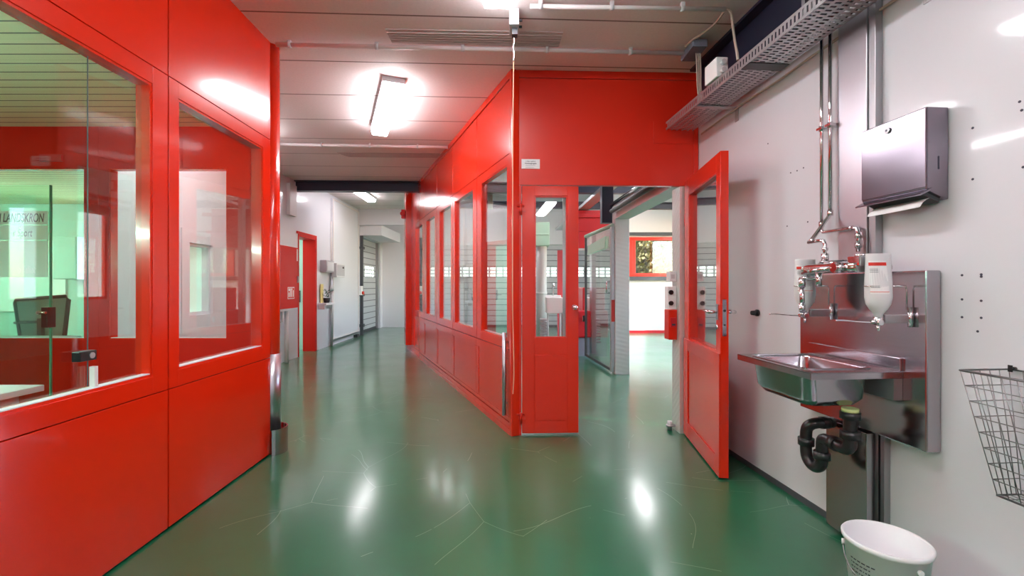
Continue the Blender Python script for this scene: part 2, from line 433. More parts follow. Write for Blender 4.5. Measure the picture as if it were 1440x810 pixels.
# drill holes and wall plugs in the right wall
dh = MB()
def holes(px, py, r=.0045):
    k = (px-720)/FPX; Y = 1.843/(k+.0828); x, y, z = at(px, py, Y)
    u, v, z = lp(R, x, y, z)
    dh.cyl((u, -.002, z), (u, .0012, z), r, 10)
for px, py in ((1368, 180), (1368, 252), (1434, 143), (1437, 155), (1439, 235), (1353, 387), (1380, 386), (1380, 389), (1353, 421), (1380, 423), (1353, 446), (1380, 447), (1080, 202), (1112, 243), (1121, 240), (1130, 236), (1136, 312), (1107, 318), (1375, 466)):
    holes(px, py)
dh.build('drill_holes', M['ink'], rwall)

# ---------------- left office partition (red, two glazed panels)
def office_panels(mb, mods, z_lo, z_seam1, z_seam2, z_hi, v0, v1, wins, g=.003, side_in=None):
    for (a, b), w in zip(mods, wins):
        mb.box(a+g, b-g, v0, v1, z_lo, z_seam1-g/2)
        mb.box(a+g, b-g, v0, v1, z_seam2+g/2, z_hi)
        za, zb = z_seam1+g/2, z_seam2-g/2
        if w is None: mb.box(a+g, b-g, v0, v1, za, zb)
        else:
            wa, wb, w0, w1 = w
            mb.box(a+g, wa, v0, v1, za, zb); mb.box(wb, b-g, v0, v1, za, zb)
            mb.box(wa, wb, v0, v1, za, w0); mb.box(wa, wb, v0, v1, w1, zb)
mods = [(-3.3, -1.73), (-1.73, .27), (.27, 2.27), (2.27, 3.275)]
wins = [None, (-1.6, .17, WIN_Z0, WIN_Z1), (.37, 2.168, WIN_Z0, WIN_Z1), (2.34, 3.17, WIN_Z0, WIN_Z1)]
lw = MB(); office_panels(lw, mods, .012, .70, 2.264, HC, 0, .035, wins, g=.0045)
wl = struct('wall_left', lw, M['red'], L, bevel=.0012)
core = MB(); slab_holes(core, -3.3, 3.27, .034, .066, 0, HC, [w for w in wins if w])
core.build('panel_core', M['gap'], wl)
lin = MB(); slab_holes(lin, -3.3, 3.27, .066, .08, 0, HC, [w for w in wins if w]); lin.build('panel_lining', M['red2'], wl)
ng = 1
def window(fr, u0, u1, z0, z1, vg, v0, v1, label=None, mat='glass', bead='white_m', fm='red', bw=.012):
    global ng
    e = struct_empty('window_%d' % ng, (u0, vg, z0), fr, label); ng += 1
    e.name = e.name
    MB().box(u0, u1, vg-.003, vg+.003, z0, z1).build('pane', M[mat], e)
    b = MB(); ring(b, u0, u1, z0, z1, bw, v0, v1); b.build('glazing_bead', M[fm], e)
    MB().box(u0+bw, u1-bw, v0, vg-.003 if vg > v0 else vg+.003, z0+bw, z0+bw+.004).build('sill_seal', M[bead], e)
    return e
window(L, -1.6, .17, WIN_Z0, WIN_Z1, .045, .005, .07)
w1 = window(L, .37, 2.168, WIN_Z0, WIN_Z1, .045, .005, .07, 'large office window with a sliding glass joint and a black lock', mat='glass_g')
MB().box(1.8695, 1.8715, .037, .041, WIN_Z0+.02, WIN_Z1-.02).build('glass_joint', M['greydk'], w1)
lk = MB().box(1.80, 1.875, .005, .04, .915, .955).build('lock', M['black'], w1, bevel=.003)
MB().cyl((1.85, .0, .935), (1.85, .006, .935), .012).build('lock_cylinder', M['steel_dark'], lk)
MB().box(1.872, 1.888, .012, .034, WIN_Z0+.014, .885).build('stop_bar', M['pipe_w'], w1)
window(L, 2.34, 3.17, WIN_Z0, WIN_Z1, .045, .005, .07, 'narrow office window beside the rounded corner post')
# rounded corner post with steel guard
cp = MB().cyl((3.335, .03, 0), (3.335, .03, HC), .062, 32)
cpo = struct('trim_1', cp, M['red'], L, label='rounded red corner post of the office partition')
tg = thing('corner_guard', 'brushed steel guard wrapped round the foot of the red corner post', 'corner guard', (3.335, .03, 0), L)
g1 = MB(); g1.lathe([(.063, .17), (.069, .17), (.069, .72), (.063, .72)], (3.335, .03, 0), 32); g1.build('guard_sleeve', M['steel_soft'], tg)
g2 = MB()
arc = [(3.335+r*math.cos(a), .03+r*math.sin(a)) for r, rng in ((.115, range(0, 17)), (.105, range(16, -1, -1))) for a in [math.radians(-150+i*11.25) for i in rng]]
g2.prism(arc, .002, .185); g2.build('kick_ring', M['steel_v'], tg)

# office interior
OC = 2.37
struct('ceiling_office', MB().box(-8.2, -1.83, -3.2, 3.3, OC, OC+.05), M['pine'])
struct('ceiling_back_office', MB().box(-8.2, -3.74, 3.42, 6.5, OC, OC+.05), M['pine'])
eh = [(-2.94, -2.08, .825, 2.075), (-4.75, -3.12, .825, 2.075)]
ew = MB(); slab_holes(ew, -8.2, -1.83, 3.32, 3.39, 0, HC, eh)
for x in (-3.02, ): ew.box(x-.003, x+.003, 3.318, 3.321, 0, OC)
struct('wall_office_end', ew, M['red3'])
window(W, -2.94, -2.08, .825, 2.075, 3.355, 3.325, 3.385, 'office end window looking into the passage', bw=.008)
window(W, -4.75, -3.12, .825, 2.075, 3.355, 3.325, 3.385, 'office end window looking into the bright back office', mat='glass_g', bw=.008)
struct('wall_office_side', MB().box(-8.3, -8.2, -3.3, 7.7, 0, 3.62), M['white_m'])
# small sign on red strip above the end window
sg = solo('notice_plate', 'small pale notice plate on the red office end wall above the window', 'sign', MB().box(-3.43, -3.27, 3.30, 3.3195, 2.12, 2.17), M['redtank'], W, (-3.35, 3.31, 2.12))
# frosted glass door inside the office
gd = thing('glass_door', 'frameless glass door with lettering film and a lock at its edge', 'door', (-3.9, 3.12, 0), W)
MB().box(-4.1, -3.165, 3.115, 3.125, .01, 1.905).build('glass_leaf', M['glass_g'], gd)
MB().box(-3.165, -3.158, 3.113, 3.127, .01, 1.905).build('glass_edge', M['glass_edge'], gd)
fm = MB(); fm.box(-4.1, -3.175, 3.111, 3.1148, 1.635, 1.727); fm.box(-4.1, -3.175, 3.111, 3.1148, 1.53, 1.628); fm.box(-4.1, -3.175, 3.111, 3.1148, 1.275, 1.523)
flm = fm.build('lettering_film', M['film'], gd)
text('AM LANDSKRON', 'lettering', M['ink_g'], flm, W, .085, (-3.20, 3.110, 1.652), (1, 0, 0), italic=.2, align='RIGHT', bold=.001, xs=.55)
text('r Sport', 'lettering', M['ink_g'], flm, W, .075, (-3.28, 3.110, 1.553), (1, 0, 0), italic=.2, align='RIGHT', xs=.6)
text('n feliet', 'lettering', M['ink_w'], flm, W, .075, (-3.26, 3.110, 1.30), (1, 0, 0), italic=.2, align='RIGHT', bold=.001, xs=.6)
gl = MB().box(-3.20, -3.155, 3.09, 3.15, .93, 1.07).build('door_lock', M['black'], gd, bevel=.004)
MB().cyl((-3.18, 3.09, 1.035), (-3.18, 3.05, 1.035), .013).cyl((-3.185, 3.055, 1.035), (-3.13, 3.055, 1.035), .008).build('lock_handle', M['chrome'], gl)
# low desk inside the office by the window
dk = thing('office_desk', 'white desk top just inside the large office window', 'desk', (-2.9, 1.9, 0), W)
MB().box(-3.6, -2.28, 1.55, 2.22, .705, .735).build('desk_top', M['white_m'], dk, bevel=.003)
for x in (-3.5, -2.36):
    MB().box(x-.03, x+.03, 1.62, 2.15, 0, .705).build('leg', M['lgrey'], dk)
# back office: wall, window with blind, desk, chair, cabinet
bh = [(-6.35, -5.95, .9, 1.92)]
bw_ = MB(); slab_holes(bw_, -8.2, -3.74, 6.45, 6.55, 0, 2.6, [(-5.93, -5.1, .55, 1.92)])
struct('wall_back_office', bw_, M['teal2'])
e = struct_empty('window_20', (-5.93, 6.5, .55), W, 'bright daylit window at the back of the office')
MB().box(-5.93, -5.1, 6.50, 6.51, .55, 1.92).build('pane', M['daywin'], e)
b = MB(); ring(b, -5.93, -5.1, .55, 1.92, .04, 6.44, 6.5); b.build('window_frame', M['white_m'], e)
solo('wall_cabinet', 'pale green wall cabinet beside the bright office window', 'cabinet', MB().box(-6.2, -5.88, 6.15, 6.44, 1.30, 1.88).box(-6.19, -5.89, 6.135, 6.15, 1.31, 1.87), M['teal2'], W, (-6, 6.44, 1.3), bevel=.004)
solo('whiteboard', 'large white board on the back office wall behind the chair', 'whiteboard', MB().box(-7.6, -6.3, 6.42, 6.4498, .85, 1.85), M['paper'], W, (-7, 6.44, .85))
d2 = thing('office_desk', 'white desk behind the office end window with a chair at it', 'desk', (-4.4, 3.75, 0), W)
MB().box(-5.3, -3.8, 3.48, 4.02, .745, .775).build('desk_top', M['white_m'], d2, bevel=.003)
for x in (-5.2, -3.9):
    MB().box(x-.03, x+.03, 3.55, 3.95, 0, .745).build('leg', M['lgrey'], d2)
# office chair
ch = thing('office_chair', 'dark mesh-backed office chair behind the office end window', 'chair', (-4.25, 4.35, 0), W)
cx, cy = -4.25, 4.35
s = MB(); s.box(cx-.24, cx+.24, cy-.22, cy+.26, .44, .52); s.build('seat', M['mesh'], ch, bevel=.03)
bk = MB(); tilt = .06
def bq(x, z): return (cx+x, cy-.22-(z-.62)*0.05, z)
bk.tube([bq(-.19, .60), bq(-.235, 1.06), bq(-.22, 1.09), bq(.22, 1.12), bq(.25, 1.09), bq(.17, .60), bq(-.19, .60)], .014, 8)
bk.tube([bq(-.25, .88), bq(.02, .89)], .012, 8)
bk.build('backrest_frame', M['greydk'], ch)
bm_ = MB(); bm_.hexa([bq(-.19, .60), bq(.17, .60), (cx+.17, cy-.212, .60), (cx-.19, cy-.212, .60)], [bq(-.22, 1.085), bq(.23, 1.115), (cx+.23, cy-.235, 1.115), (cx-.22, cy-.235, 1.085)]); bm_.build('backrest_mesh', pm('see_through_grey_mesh', (.30, .36, .35), .9), ch)
for sx in (-1, 1):
    a = MB(); a.tube([(cx+sx*.25, cy+.1, .50), (cx+sx*.29, cy+.08, .62), (cx+sx*.29, cy+.02, .70)], .014, 8); a.box(cx+sx*.29-.03, cx+sx*.29+.03, cy-.12, cy+.16, .70, .725); a.build('armrest', M['black'], ch, bevel=.004)
MB().cyl((cx, cy, .08), (cx, cy, .44), .025).build('gas_column', M['steel_dark'], ch)
for k in range(5):
    an = 2*PI*k/5; q = (cx+.29*math.cos(an), cy+.29*math.sin(an), .075)
    lg = MB().tube([(cx, cy, .10), q], [.022, .014], 8).build('leg', M['black'], ch)
    MB().cyl((q[0], q[1]-.012, .03), (q[0], q[1]+.012, .03), .03, 14).build('castor', M['rubber'], lg)
MB().box(cx-.02, cx+.02, cy-.26, cy-.21, .46, .92).build('back_support', M['greydk'], ch)

# ---------------- hall left wall
hall_h = [(5.02, 5.42, .88, 1.69), (7.72, 8.43, 0, 2.09), (11.12, 12.95, 0, 2.42)]
hw = MB(); slab_holes(hw, 4.02, 13.3, 0, .2, 0, 3.62, hall_h)
struct('wall_hall', hw, M['white'], H)
window(H, 5.02, 5.42, .88, 1.69, .10, .02, .18, 'small pale green hall window with a white frame', mat='hallpane', fm='white_m', bw=.03)
cs = MB(); slab_holes(cs, 4.90, 5.68, -.014, -.0005, .70, 1.84, [(5.02, 5.42, .88, 1.69)]); struct('trim_2', cs, M['white_m'], H)
# room behind the hall window / door
struct('wall_side_room', MB().box(-8.2, -3.86, 9.6, 9.7, 0, 3.62), M['teal'])
struct('ceiling_side_room', MB().box(-8.2, -3.9, 6.56, 9.6, 2.5, 2.55), M['white_m'])
# red door frame in hall
df = struct_empty('door_1', (7.72, 0, 0), H, 'open doorway with red reveal in the white hall wall')
r1 = MB(); r1.box(8.405, 8.43, -.012, .215, 0, 2.09); r1.box(7.72, 8.405, -.012, .215, 2.05, 2.09); r1.box(7.72, 7.745, -.012, .215, 0, 2.05)
r1.build('door_frame', M['red3'], df)
r1b = MB(); r1b.box(8.43, 8.475, -.016, -.001, 0, 2.135); r1b.box(7.66, 8.43, -.016, -.001, 2.092, 2.135); r1b.build('frame_edge', M['red3'], df)
# leaf beyond
hl = MB().box(7.80, 8.40, .24, .28, .02, 1.97)
x0, y0, _ = lp(W, *at(430, 0, 8.5)[:2])
lf = MB().box(-4.62, -3.88, 8.50, 8.54, .02, 1.98)
lfo = struct('door_2', lf, M['teal'], W, (-4.2, 8.52, 0), label='pale green door leaf standing open behind the red doorway')
MB().box(-3.99, -3.95, 8.49, 8.499, .90, 1.12).box(-3.975, -3.965, 8.45, 8.49, 1.0, 1.02).box(-4.07, -3.965, 8.45, 8.462, 1.0, 1.02).build('door_handle', M['black'], lfo)

# hydrant cabinet
hc = thing('hydrant_cabinet', 'red fire hose cabinet with a pictogram on the white hall wall', 'fire hose cabinet', (6.8, 0, .83), H)
MB().box(6.38, 7.24, -.20, -.001, .83, 1.82).build('cabinet_body', M['white_m'], hc, bevel=.004)
cd = MB().box(6.39, 7.23, -.222, -.201, .865, 1.81).build('door', M['red3'], hc, bevel=.003)
pg = MB().box(6.87, 7.09, -.2245, -.2225, 1.01, 1.19).build('pictogram_sign', M['paper'], cd)
MB().box(6.88, 7.08, -.2262, -.2250, 1.02, 1.18).build('pictogram_red_field', M['red2'], cd)
pq = MB()
for a, b, c, d in ((6.892, 6.92, 1.04, 1.11), (6.892, 6.93, 1.13, 1.17), (6.94, 6.96, 1.04, 1.17), (6.98, 7.005, 1.04, 1.15), (6.975, 7.015, 1.15, 1.17), (7.035, 7.06, 1.04, 1.14)):
    pq.box(a, b, -.2276, -.2263, c, d)
pq.build('pictogram_figures', M['paper'], cd)
MB().box(7.17, 7.215, -.2235, -.2222, 1.60, 1.79).build('door_label', M['paper'], cd)
MB().box(7.18, 7.21, -.24, -.222, 1.26, 1.36).build('latch', M['steel_dark'], cd)
for k, (u, r) in enumerate(((6.90, .018), (7.02, .018), (7.16, .03))):
    solo('water_pipe', ['thin white pipe under the hose cabinet, nearest of the three', 'thin white pipe under the hose cabinet, middle one', 'thick white pipe under the hose cabinet, farthest of the three'][k], 'pipe',
         MB().tube([(u, -.07, .829), (u, -.07, .66), (u, -.001, .64)] if k < 2 else [(u, -.07, .829), (u, -.07, .002)], r, 14), M['pipe_w'], H, (u, -.07, .0 if k == 2 else .62), group='pipes under the hose cabinet')
# beam hanger bracket, cabinets, conduits in hall
solo('wall_bracket', 'pale grey upright bracket on the hall wall under the dark beam', 'bracket', MB().box(7.30, 7.55, -.06, -.001, 2.35, 2.86), M['lgrey'], H, (7.4, 0, 2.35), bevel=.004)
j1 = thing('switch_box', 'grey electrical box on the hall wall, left one of the pair', 'electrical box', (8.9, 0, 1.48), H)
MB().box(8.66, 9.06, -.12, -.001, 1.47, 1.70).build('box_body', M['grey'], j1, bevel=.006)
MB().box(8.69, 9.03, -.128, -.12, 1.50, 1.67).build('cover', M['lgrey'], j1, bevel=.003)
j2 = thing('switch_box', 'light grey electrical box overlapping the white sliding panel', 'electrical box', (9.3, 0, 1.38), H)
MB().box(9.10, 9.56, -.16, -.0555, 1.38, 1.66).build('box_body', M['lgrey'], j2, bevel=.006)
MB().box(9.13, 9.53, -.17, -.16, 1.41, 1.63).build('cover', M['grey'], j2, bevel=.003)
MB().cyl((9.42, -.17, 1.58), (9.42, -.19, 1.58), .018).build('knob', M['black'], j2)
solo('conduit', 'grey steel conduit running down the hall wall to the floor', 'conduit', MB().cyl((9.12, -.05, 0), (9.12, -.05, 1.38), .028, 14).cyl((9.12, -.05, 1.1), (9.12, -.05, 1.2), .04, 14), M['galv'], H, (9.12, -.05, 0))
solo('conduit', 'thin white conduit running up the hall wall above the boxes', 'conduit', MB().cyl((9.15, -.03, 1.67), (9.15, -.03, 2.5), .014, 12), M['pipe_w'], H, (9.15, -.03, 1.67))
sh = solo('wall_shelf', 'little white shelf on the hall wall holding a dark plant', 'shelf', MB().box(8.55, 9.02, -.16, -.001, .84, .88).box(8.57, 8.6, -.12, -.001, .76, .84).box(8.97, 9.0, -.12, -.001, .76, .84), M['white_m'], H, (8.8, 0, .84), bevel=.003)
pt = thing('potted_plant', 'small dark green plant with a yellow card on the hall shelf', 'plant', (8.8, -.08, .88), H)
MB().lathe([(.0, 0), (.05, 0), (.065, .09), (.058, .09), (.05, .02), (.0, .02)], (8.78, -.08, .881), 16).build('pot', M['rubber'], pt)
lv = MB(); rnd = random.Random(3)
for i in range(60):
    a = rnd.uniform(0, 2*PI); r = rnd.uniform(.01, .13); z = rnd.uniform(.06, .26)
    c = Vector((8.78+r*math.cos(a), -.08+r*math.sin(a)*.5, .881+z)); d = Vector((math.cos(a), math.sin(a), rnd.uniform(-.3, .9))).normalized()*.035; w = Vector((-d.y, d.x, 0)).normalized()*.012
    lv.add([c-d, c+w, c+d, c-w, c+Vector((0, 0, .004))], [(0, 1, 4), (1, 2, 4), (2, 3, 4), (3, 0, 4)])
lv.build('foliage', M['green_leaf'], pt)
solo('card', 'yellow card standing behind the plant on the hall shelf', 'card', MB().box(8.62, 8.75, -.03, -.02, .881, 1.24), pm('yellow_card', (.75, .62, .25), .7), H, (8.68, -.025, .881))
sp = thing('sliding_door', 'tall white sliding panel on the hall wall past the boxes', 'door', (10, 0, .1), H)
MB().box(9.2, 10.86, -.04, -.001, .12, 2.98).build('door_panel', M['white'], sp, bevel=.003)
f_ = MB(); ring(f_, 9.2, 10.86, .12, 2.98, .035, -.055, -.041); f_.build('panel_frame', M['pipe_w'], sp, bevel=.003)
MB().box(9.2, 10.95, -.05, -.002, .07, .10).build('floor_track', M['steel_dark'], sp)
MB().box(10.62, 10.78, -.09, -.001, .0, .07).build('track_end', M['black'], sp)
es = thing('emergency_switch', 'white wall switch with a red push button beside the small roller door', 'switch', (10.97, 0, 1), H)
MB().box(10.92, 11.07, -.09, -.001, .98, 1.20).build('switch_body', M['paper'], es, bevel=.006)
MB().cyl((11.0, -.09, 1.03), (11.0, -.13, 1.03), .04).build('push_button', M['red2'], es)
# header and duct box
struct('wall_hall_header', MB().box(-3.72, -1.95, 10.95, 11.05, 2.67, 3.62), M['white_m'])
dbx = solo('duct_box', 'white boxed duct above the small roller door', 'duct', MB().box(-3.705, -3.17, 11.06, 12.9, 2.43, 2.68), M['white_m'], W, (-3.4, 12, 2.43), bevel=.004)
# back wall, at the far end
bk_h = [(-2.8, 2.55, 0, 2.40)]
bw2 = MB(); slab_holes(bw2, -9, 2.72, 13.2, 13.4, 0, 3.62, bk_h); struct('wall_far', bw2, M['white_m'])

def roller(name, label, fr, u0, u1, v, z1, cols, cw, pitch, wz, side):
    t = thing(name, label, 'roller door', ((u0+u1)/2, v, 0), fr)
    MB().box(u0, u1, v, v+.04, .03, z1).build('curtain', M['slat'], t)
    for k in range(3):
        pn = MB()
        for c in cols: pn.box(c, c+cw, v-.006, v+.002, wz+k*pitch, wz+k*pitch+pitch*.64)
        pn.build('window_strip', M['daylight'], t)
    MB().box(u0, u1, v-.015, v+.05, .0, .07).build('bottom_rail', M['greydk'], t)
    for u in (u0, u1):
        g = MB().box(u-.05, u+.05, v-.06, v+.0, 0, z1); g.build('guide_rail', M['steel_dark'], t)
    return t
roller('roller_door', 'small grey roller door on the left hall wall', H, 11.18, 12.9, .10, 2.41, [11.85+i*.215 for i in range(4)], .135, .10, 1.45, -1)
roller('roller_door', 'wide slatted roller door at the far end of the workshop', W, -2.75, 2.5, 13.25, 2.39, [-2.6+i*.197 for i in range(25)], .145, .10, 1.47, -1)
tr = solo('door_track', 'dark upright track with clamps at the near edge of the small roller door', 'track', MB().box(11.10, 11.16, -.07, -.001, 0, 2.44).box(11.06, 11.2, -.09, -.001, 2.1, 2.16).box(11.06, 11.2, -.09, -.001, .95, 1.01).box(11.06, 11.2, -.09, -.001, .2, .27), M['greydk'], H, (11.13, -.03, 0))

# dark steel beam across
def ibeam(mb, p0, p1, w, z0, z1, tf=.014, tw=.01):
    d = (Vector(p1)-Vector(p0)).normalized(); n = Vector((-d.y, d.x, 0))
    def bar(h, za, zb):
        q = [Vector(p0)-n*h, Vector(p1)-n*h, Vector(p1)+n*h, Vector(p0)+n*h]
        mb.prism([(a.x, a.y) for a in q], za, zb)
    bar(w/2, z0, z0+tf); bar(w/2, z1-tf, z1); bar(tw/2, z0+tf, z1-tf); return mb
bxm = ibeam(MB(), (-3.62, 7.62, 0), (2.9, 7.85, 0), .14, 2.79, 2.962)
solo('steel_beam', 'dark navy steel beam spanning the passage under the ceiling', 'beam', bxm, M['navy'], W, (0, 7.72, 2.79))
solo('steel_beam', 'dark steel beam crossing the workshop behind the first beam', 'beam', ibeam(MB(), (-1.2, 9.5, 0), (7.0, 9.8, 0), .14, 2.83, 2.97), M['navy'], W, (1, 9.6, 2.7))
# hanger posts for beams inside
solo('beam_post', 'pale green upright post seen through the nearest partition window', 'post', MB().box(-.42, -.34, 7.94, 8.02, 2.55, 3.61), M['teal'], W, (-.38, 8, 2.55))

# ---------------- diagonal glazed partition
DW = [(.097, .81), (1.087, 1.838), (2.03, 2.66), (2.98, 3.59), (3.94, 4.61)]
DM = [(0.02, .948), (.948, 1.934), (1.934, 2.82), (2.82, 3.765), (3.765, 4.75)]
dpm = MB(); office_panels(dpm, DM, .10, .69, 2.30, 2.90, -.035, 0, [(a, b, .77, 2.22) for a, b in DW], g=.006)
dpm.box(4.76, 5.11, -.035, 0, .10, 2.90)
dpm.box(0, 5.11, -.055, .012, 0, .05); dpm.box(0, 5.11, -.045, .006, .05, .095)
dpm.box(0, 5.11, -.045, .010, 2.905, HC+.1 if False else HC-.002)
# raised rails
for a, b in DM:
    dpm.box(a+.004, b-.004, 0, .006, .62, .686); dpm.box(a+.004, b-.004, 0, .006, .105, .14)
    dpm.box(a+.004, a+.07, 0, .006, .145, .615); dpm.box(b-.07, b-.004, 0, .006, .145, .615)
wp = struct('wall_partition', dpm, M['red'], D, bevel=.0012)
core = MB(); slab_holes(core, 0.02, 5.11, -.06, -.034, 0.05, 2.9, [(a, b, .77, 2.22) for a, b in DW]); core.build('panel_core', M['gap'], wp)
lin = MB(); slab_holes(lin, 0.02, 5.11, -.066, -.061, 0.05, 2.9, [(a, b, .77, 2.22) for a, b in DW]); lin.build('panel_lining', M['red2'], wp)
for k, (a, b) in enumerate(DW):
    w = window(D, a, b, .77, 2.22, -.03, -.055, -.004, ['nearest window of the slanting glazed partition', 'second window of the slanting glazed partition', 'third window of the slanting glazed partition', 'fourth window of the slanting glazed partition', 'farthest window of the slanting glazed partition'][k])
struct('wall_over_partition', MB().box(0, 5.11, -.06, -.001, HC+.12, 3.62), M['white_m'], D)
fp = struct('trim_3', MB().box(5.03, 5.22, -.09, .10, .12, 3.045), M['red'], D, label='red post at the far end of the glazed partition', bevel=.006)
MB().box(5.04, 5.21, -.08, .09, 0, .12).build('post_foot', M['steel_v'], fp)
# corner post
cn = MB().box(-.03, .02, -.06, .012, .0, HC-.001); struct('trim_4', cn, M['red'], D, bevel=.008, label='red corner post of the glazed partition')
sh_ = MB().box(-2.02, -1.96, 8.30, 8.40, 2.44, 2.60).cyl((-1.99, 8.30, 2.52), (-1.99, 8.25, 2.52), .04, 16)
sh_.box(-2.0, -1.98, 8.40, 8.50, 2.48, 2.56)
solo('signal_horn', 'small red signal horn on the post at the far end of the partition', 'signal horn', sh_, M['red3'], W, (-1.99, 8.35, 2.44))
# guard tube on corner
gt = thing('door_guard_bar', 'upright steel guard tube on the corner of the glazed partition', 'guard bar', (.10, .03, .14), D)
MB().cyl((.07, .035, .15), (.07, .035, .83), .017, 20).build('tube', M['steel_soft'], gt)
for z in (.25, .75): MB().cyl((.07, .0, z), (.07, .035, z), .009, 12).build('standoff', M['steel_v'], gt)

# ---------------- front face
ff = MB()
FU = 1.535
def fbox(u0, u1, z0, z1, v0=0, v1=.05): ff.box(u0, u1, v0, v1, z0, z1)
fbox(0.0, FU, 2.035, 2.90); fbox(0, FU, 2.905, HC-.001, -.006, .05)
fbox(0.0, .083, 0, 2.03); fbox(1.425, FU, 0, 2.03)
ff.box(1.165, 1.50, -.007, 0, 2.38, 2.56)
ff.box(1.50, FU, -.012, 0, 2.035, 2.56)
wfr = struct('wall_front', ff, M['red2'], F, bevel=.0015)
struct('wall_over_front', MB().box(0, 2.0, .0, .06, HC+.12, 3.62), M['white_m'], F)
# side wall continuing right of doorway (workshop side)
dn = MB()
# fixed leaf
d3 = struct_empty('door_3', (.3, .02, 0), F, 'closed red door leaf with a narrow window left of the doorway')
lfm = MB(); slab_holes(lfm, .088, .548, -.004, .045, .018, 2.025, [(.19, .457, .79, 1.945)])
lfo = lfm.build('leaf', M['red'], d3, bevel=.002)
rl = MB(); ring(rl, .088, .548, .018, .72, .075, -.010, -.004); rl.box(.088, .548, -.010, -.004, .62, .66); 
lp_ = MB().box(.19, .457, -.010, -.0045, .12, .655); lp_.build('lower_panel', M['red'], lfo, bevel=.003)
gb = MB(); ring(gb, .19, .457, .79, 1.945, .010, .002, .04); gb.build('glazing_bead', M['red2'], lfo)
MB().box(.2, .447, .018, .024, .80, 1.935).build('pane', M['glass'], lfo)
kn = MB().cyl((.513, -.004, 1.04), (.513, -.010, 1.04), .022).build('rose', M['chrome'], d3)
k2 = MB().cyl((.513, -.010, 1.04), (.513, -.03, 1.04), .009); k2.ball((.513, -.045, 1.04), .021); k2.build('door_knob', M['chrome'], d3)
for z in (1.83, .145):
    h = MB(); h.cyl((.078, -.018, z-.045), (.078, -.018, z+.045), .009, 12); h.box(.045, .115, -.012, -.004, z-.012, z+.012); h.cyl((.045, -.014, z+.03), (.105, -.014, z+.03), .007, 10)
    h.build('hinge', M['red2'], d3)
for z in (.72, .30):
    h = MB().box(.012, .045, -.014, -.0005, z-.042, z+.042)
    h.cyl((.03, -.018, z), (.03, -.014, z), .006, 10)
    solo('latch_plate', 'steel plate screwed to the red corner, %s one' % ('upper' if z > .5 else 'lower'), 'plate', h, M['steel_v'], F, (.028, 0, z), group='steel plates on the red corner', bevel=.001)
# notice
nt_ = thing('door_notice', 'small white printed notice on the red wall above the closed leaf', 'sign', (.16, 0, 2.16), F)
MB().box(.083, .232, -.004, -.0005, 2.165, 2.242).build('plate', M['paper'], nt_)
text('U Büro gelöch', 'lettering', M['ink'], nt_, F, .014, (.157, -.0048, 2.220), (1, 0, 0), align='CENTER')
text('Werkzeugausgabe', 'lettering', M['ink'], nt_, F, .013, (.157, -.0048, 2.203), (1, 0, 0), align='CENTER', bold=.0003)
MB().box(.115, .195, -.0046, -.0041, 2.190, 2.1915).box(.115, .185, -.0046, -.0041, 2.175, 2.1765).build('printed_lines', M['ink_g'], nt_)
# checker-plate jamb behind the opening
struct('trim_5', MB().box(1.385, 1.424, .0, .16, 0, 2.03), M['checker'], F, label='checker plate lining on the right doorway jamb')
# control boxes on the jamb
c1 = thing('wall_socket', 'small white box on the doorway jamb, topmost of the stack', 'socket', (1.36, .1, 1.25), F)
MB().box(1.325, 1.384, .06, .14, 1.25, 1.335).build('box_body', M['paper'], c1, bevel=.004); MB().box(1.335, 1.365, .055, .06, 1.275, 1.31).build('cover', M['lgrey'], c1)
c2 = thing('push_button_box', 'white two-button control box above the red box on the jamb', 'control box', (1.36, .1, 1.015), F)
MB().box(1.31, 1.384, .06, .14, 1.02, 1.21).build('box_body', M['paper'], c2, bevel=.005)
for z in (1.16, 1.07): MB().cyl((1.333, .061, z), (1.333, .045, z), .019, 20).build('push_button', M['black'], c2)
c3 = thing('fire_alarm_box', 'red call point box on the doorway jamb below the buttons', 'alarm box', (1.36, .1, .76), F)
MB().box(1.312, 1.384, .05, .15, .765, 1.015).build('box_body', M['red2'], c3, bevel=.005)
MB().box(1.325, 1.372, .038, .05, .87, .95).build('cover', M['redtank'], c3, bevel=.003); MB().box(1.335, 1.362, .032, .038, .885, .90).build('slot', M['ink'], c3)
# door catch on floor
dc = MB(); dc.cyl((1.34, .10, 0), (1.34, .10, .075), .02, 16); dc.cyl((1.34, .10, .03), (1.34, .10, .045), .03, 16); dc.box(1.35, 1.384, .09, .11, .03, .045)
solo('door_stop', 'small steel door catch on the floor at the foot of the doorway jamb', 'door stop', dc, M['steel_dark'], F, (1.34, .1, 0))

# open leaf
d4 = struct_empty('door_4', (0, .02, .012), Q, 'open red glazed door leaf standing towards the white wall')
T4 = .876
l4 = MB(); slab_holes(l4, 0, T4, 0, .05, .012, 2.062, [(.13, .793, .80, 1.94)]); l4o = l4.build('leaf', M['red'], d4, bevel=.002)
rb = MB(); rb.box(.13, .793, -.001, -.0005, .1, .12)
pnl = MB(); slab_holes(pnl, 0.0, T4, -.008, 0, .012, .79, [(.12, .79, .13, .70)]); pnl.build('lower_rails', M['red'], l4o, bevel=.002)
gb = MB(); ring(gb, .13, .793, .80, 1.94, .008, .004, .046); gb.build('glazing_bead', M['red2'], l4o)
MB().box(.138, .785, .032, .037, .808, 1.932).build('pane', glass('door_pane_glass', (.9, .94, .93), 2.2), l4o)
MB().box(T4, T4+.003, .012, .036, .90, 1.13).build('lock_plate', M['steel_v'], l4o)
MB().cyl((T4+.002, .024, 1.06), (T4+.006, .024, 1.06), .008).cyl((T4+.002, .024, .97), (T4+.005, .024, .97), .006).build('latch_bolt', M['black'], l4o)
hd = MB(); hd.box(.815, .85, -.009, -.001, 1.00, 1.10); hd.build('handle_plate', M['steel_v'], d4, bevel=.002)
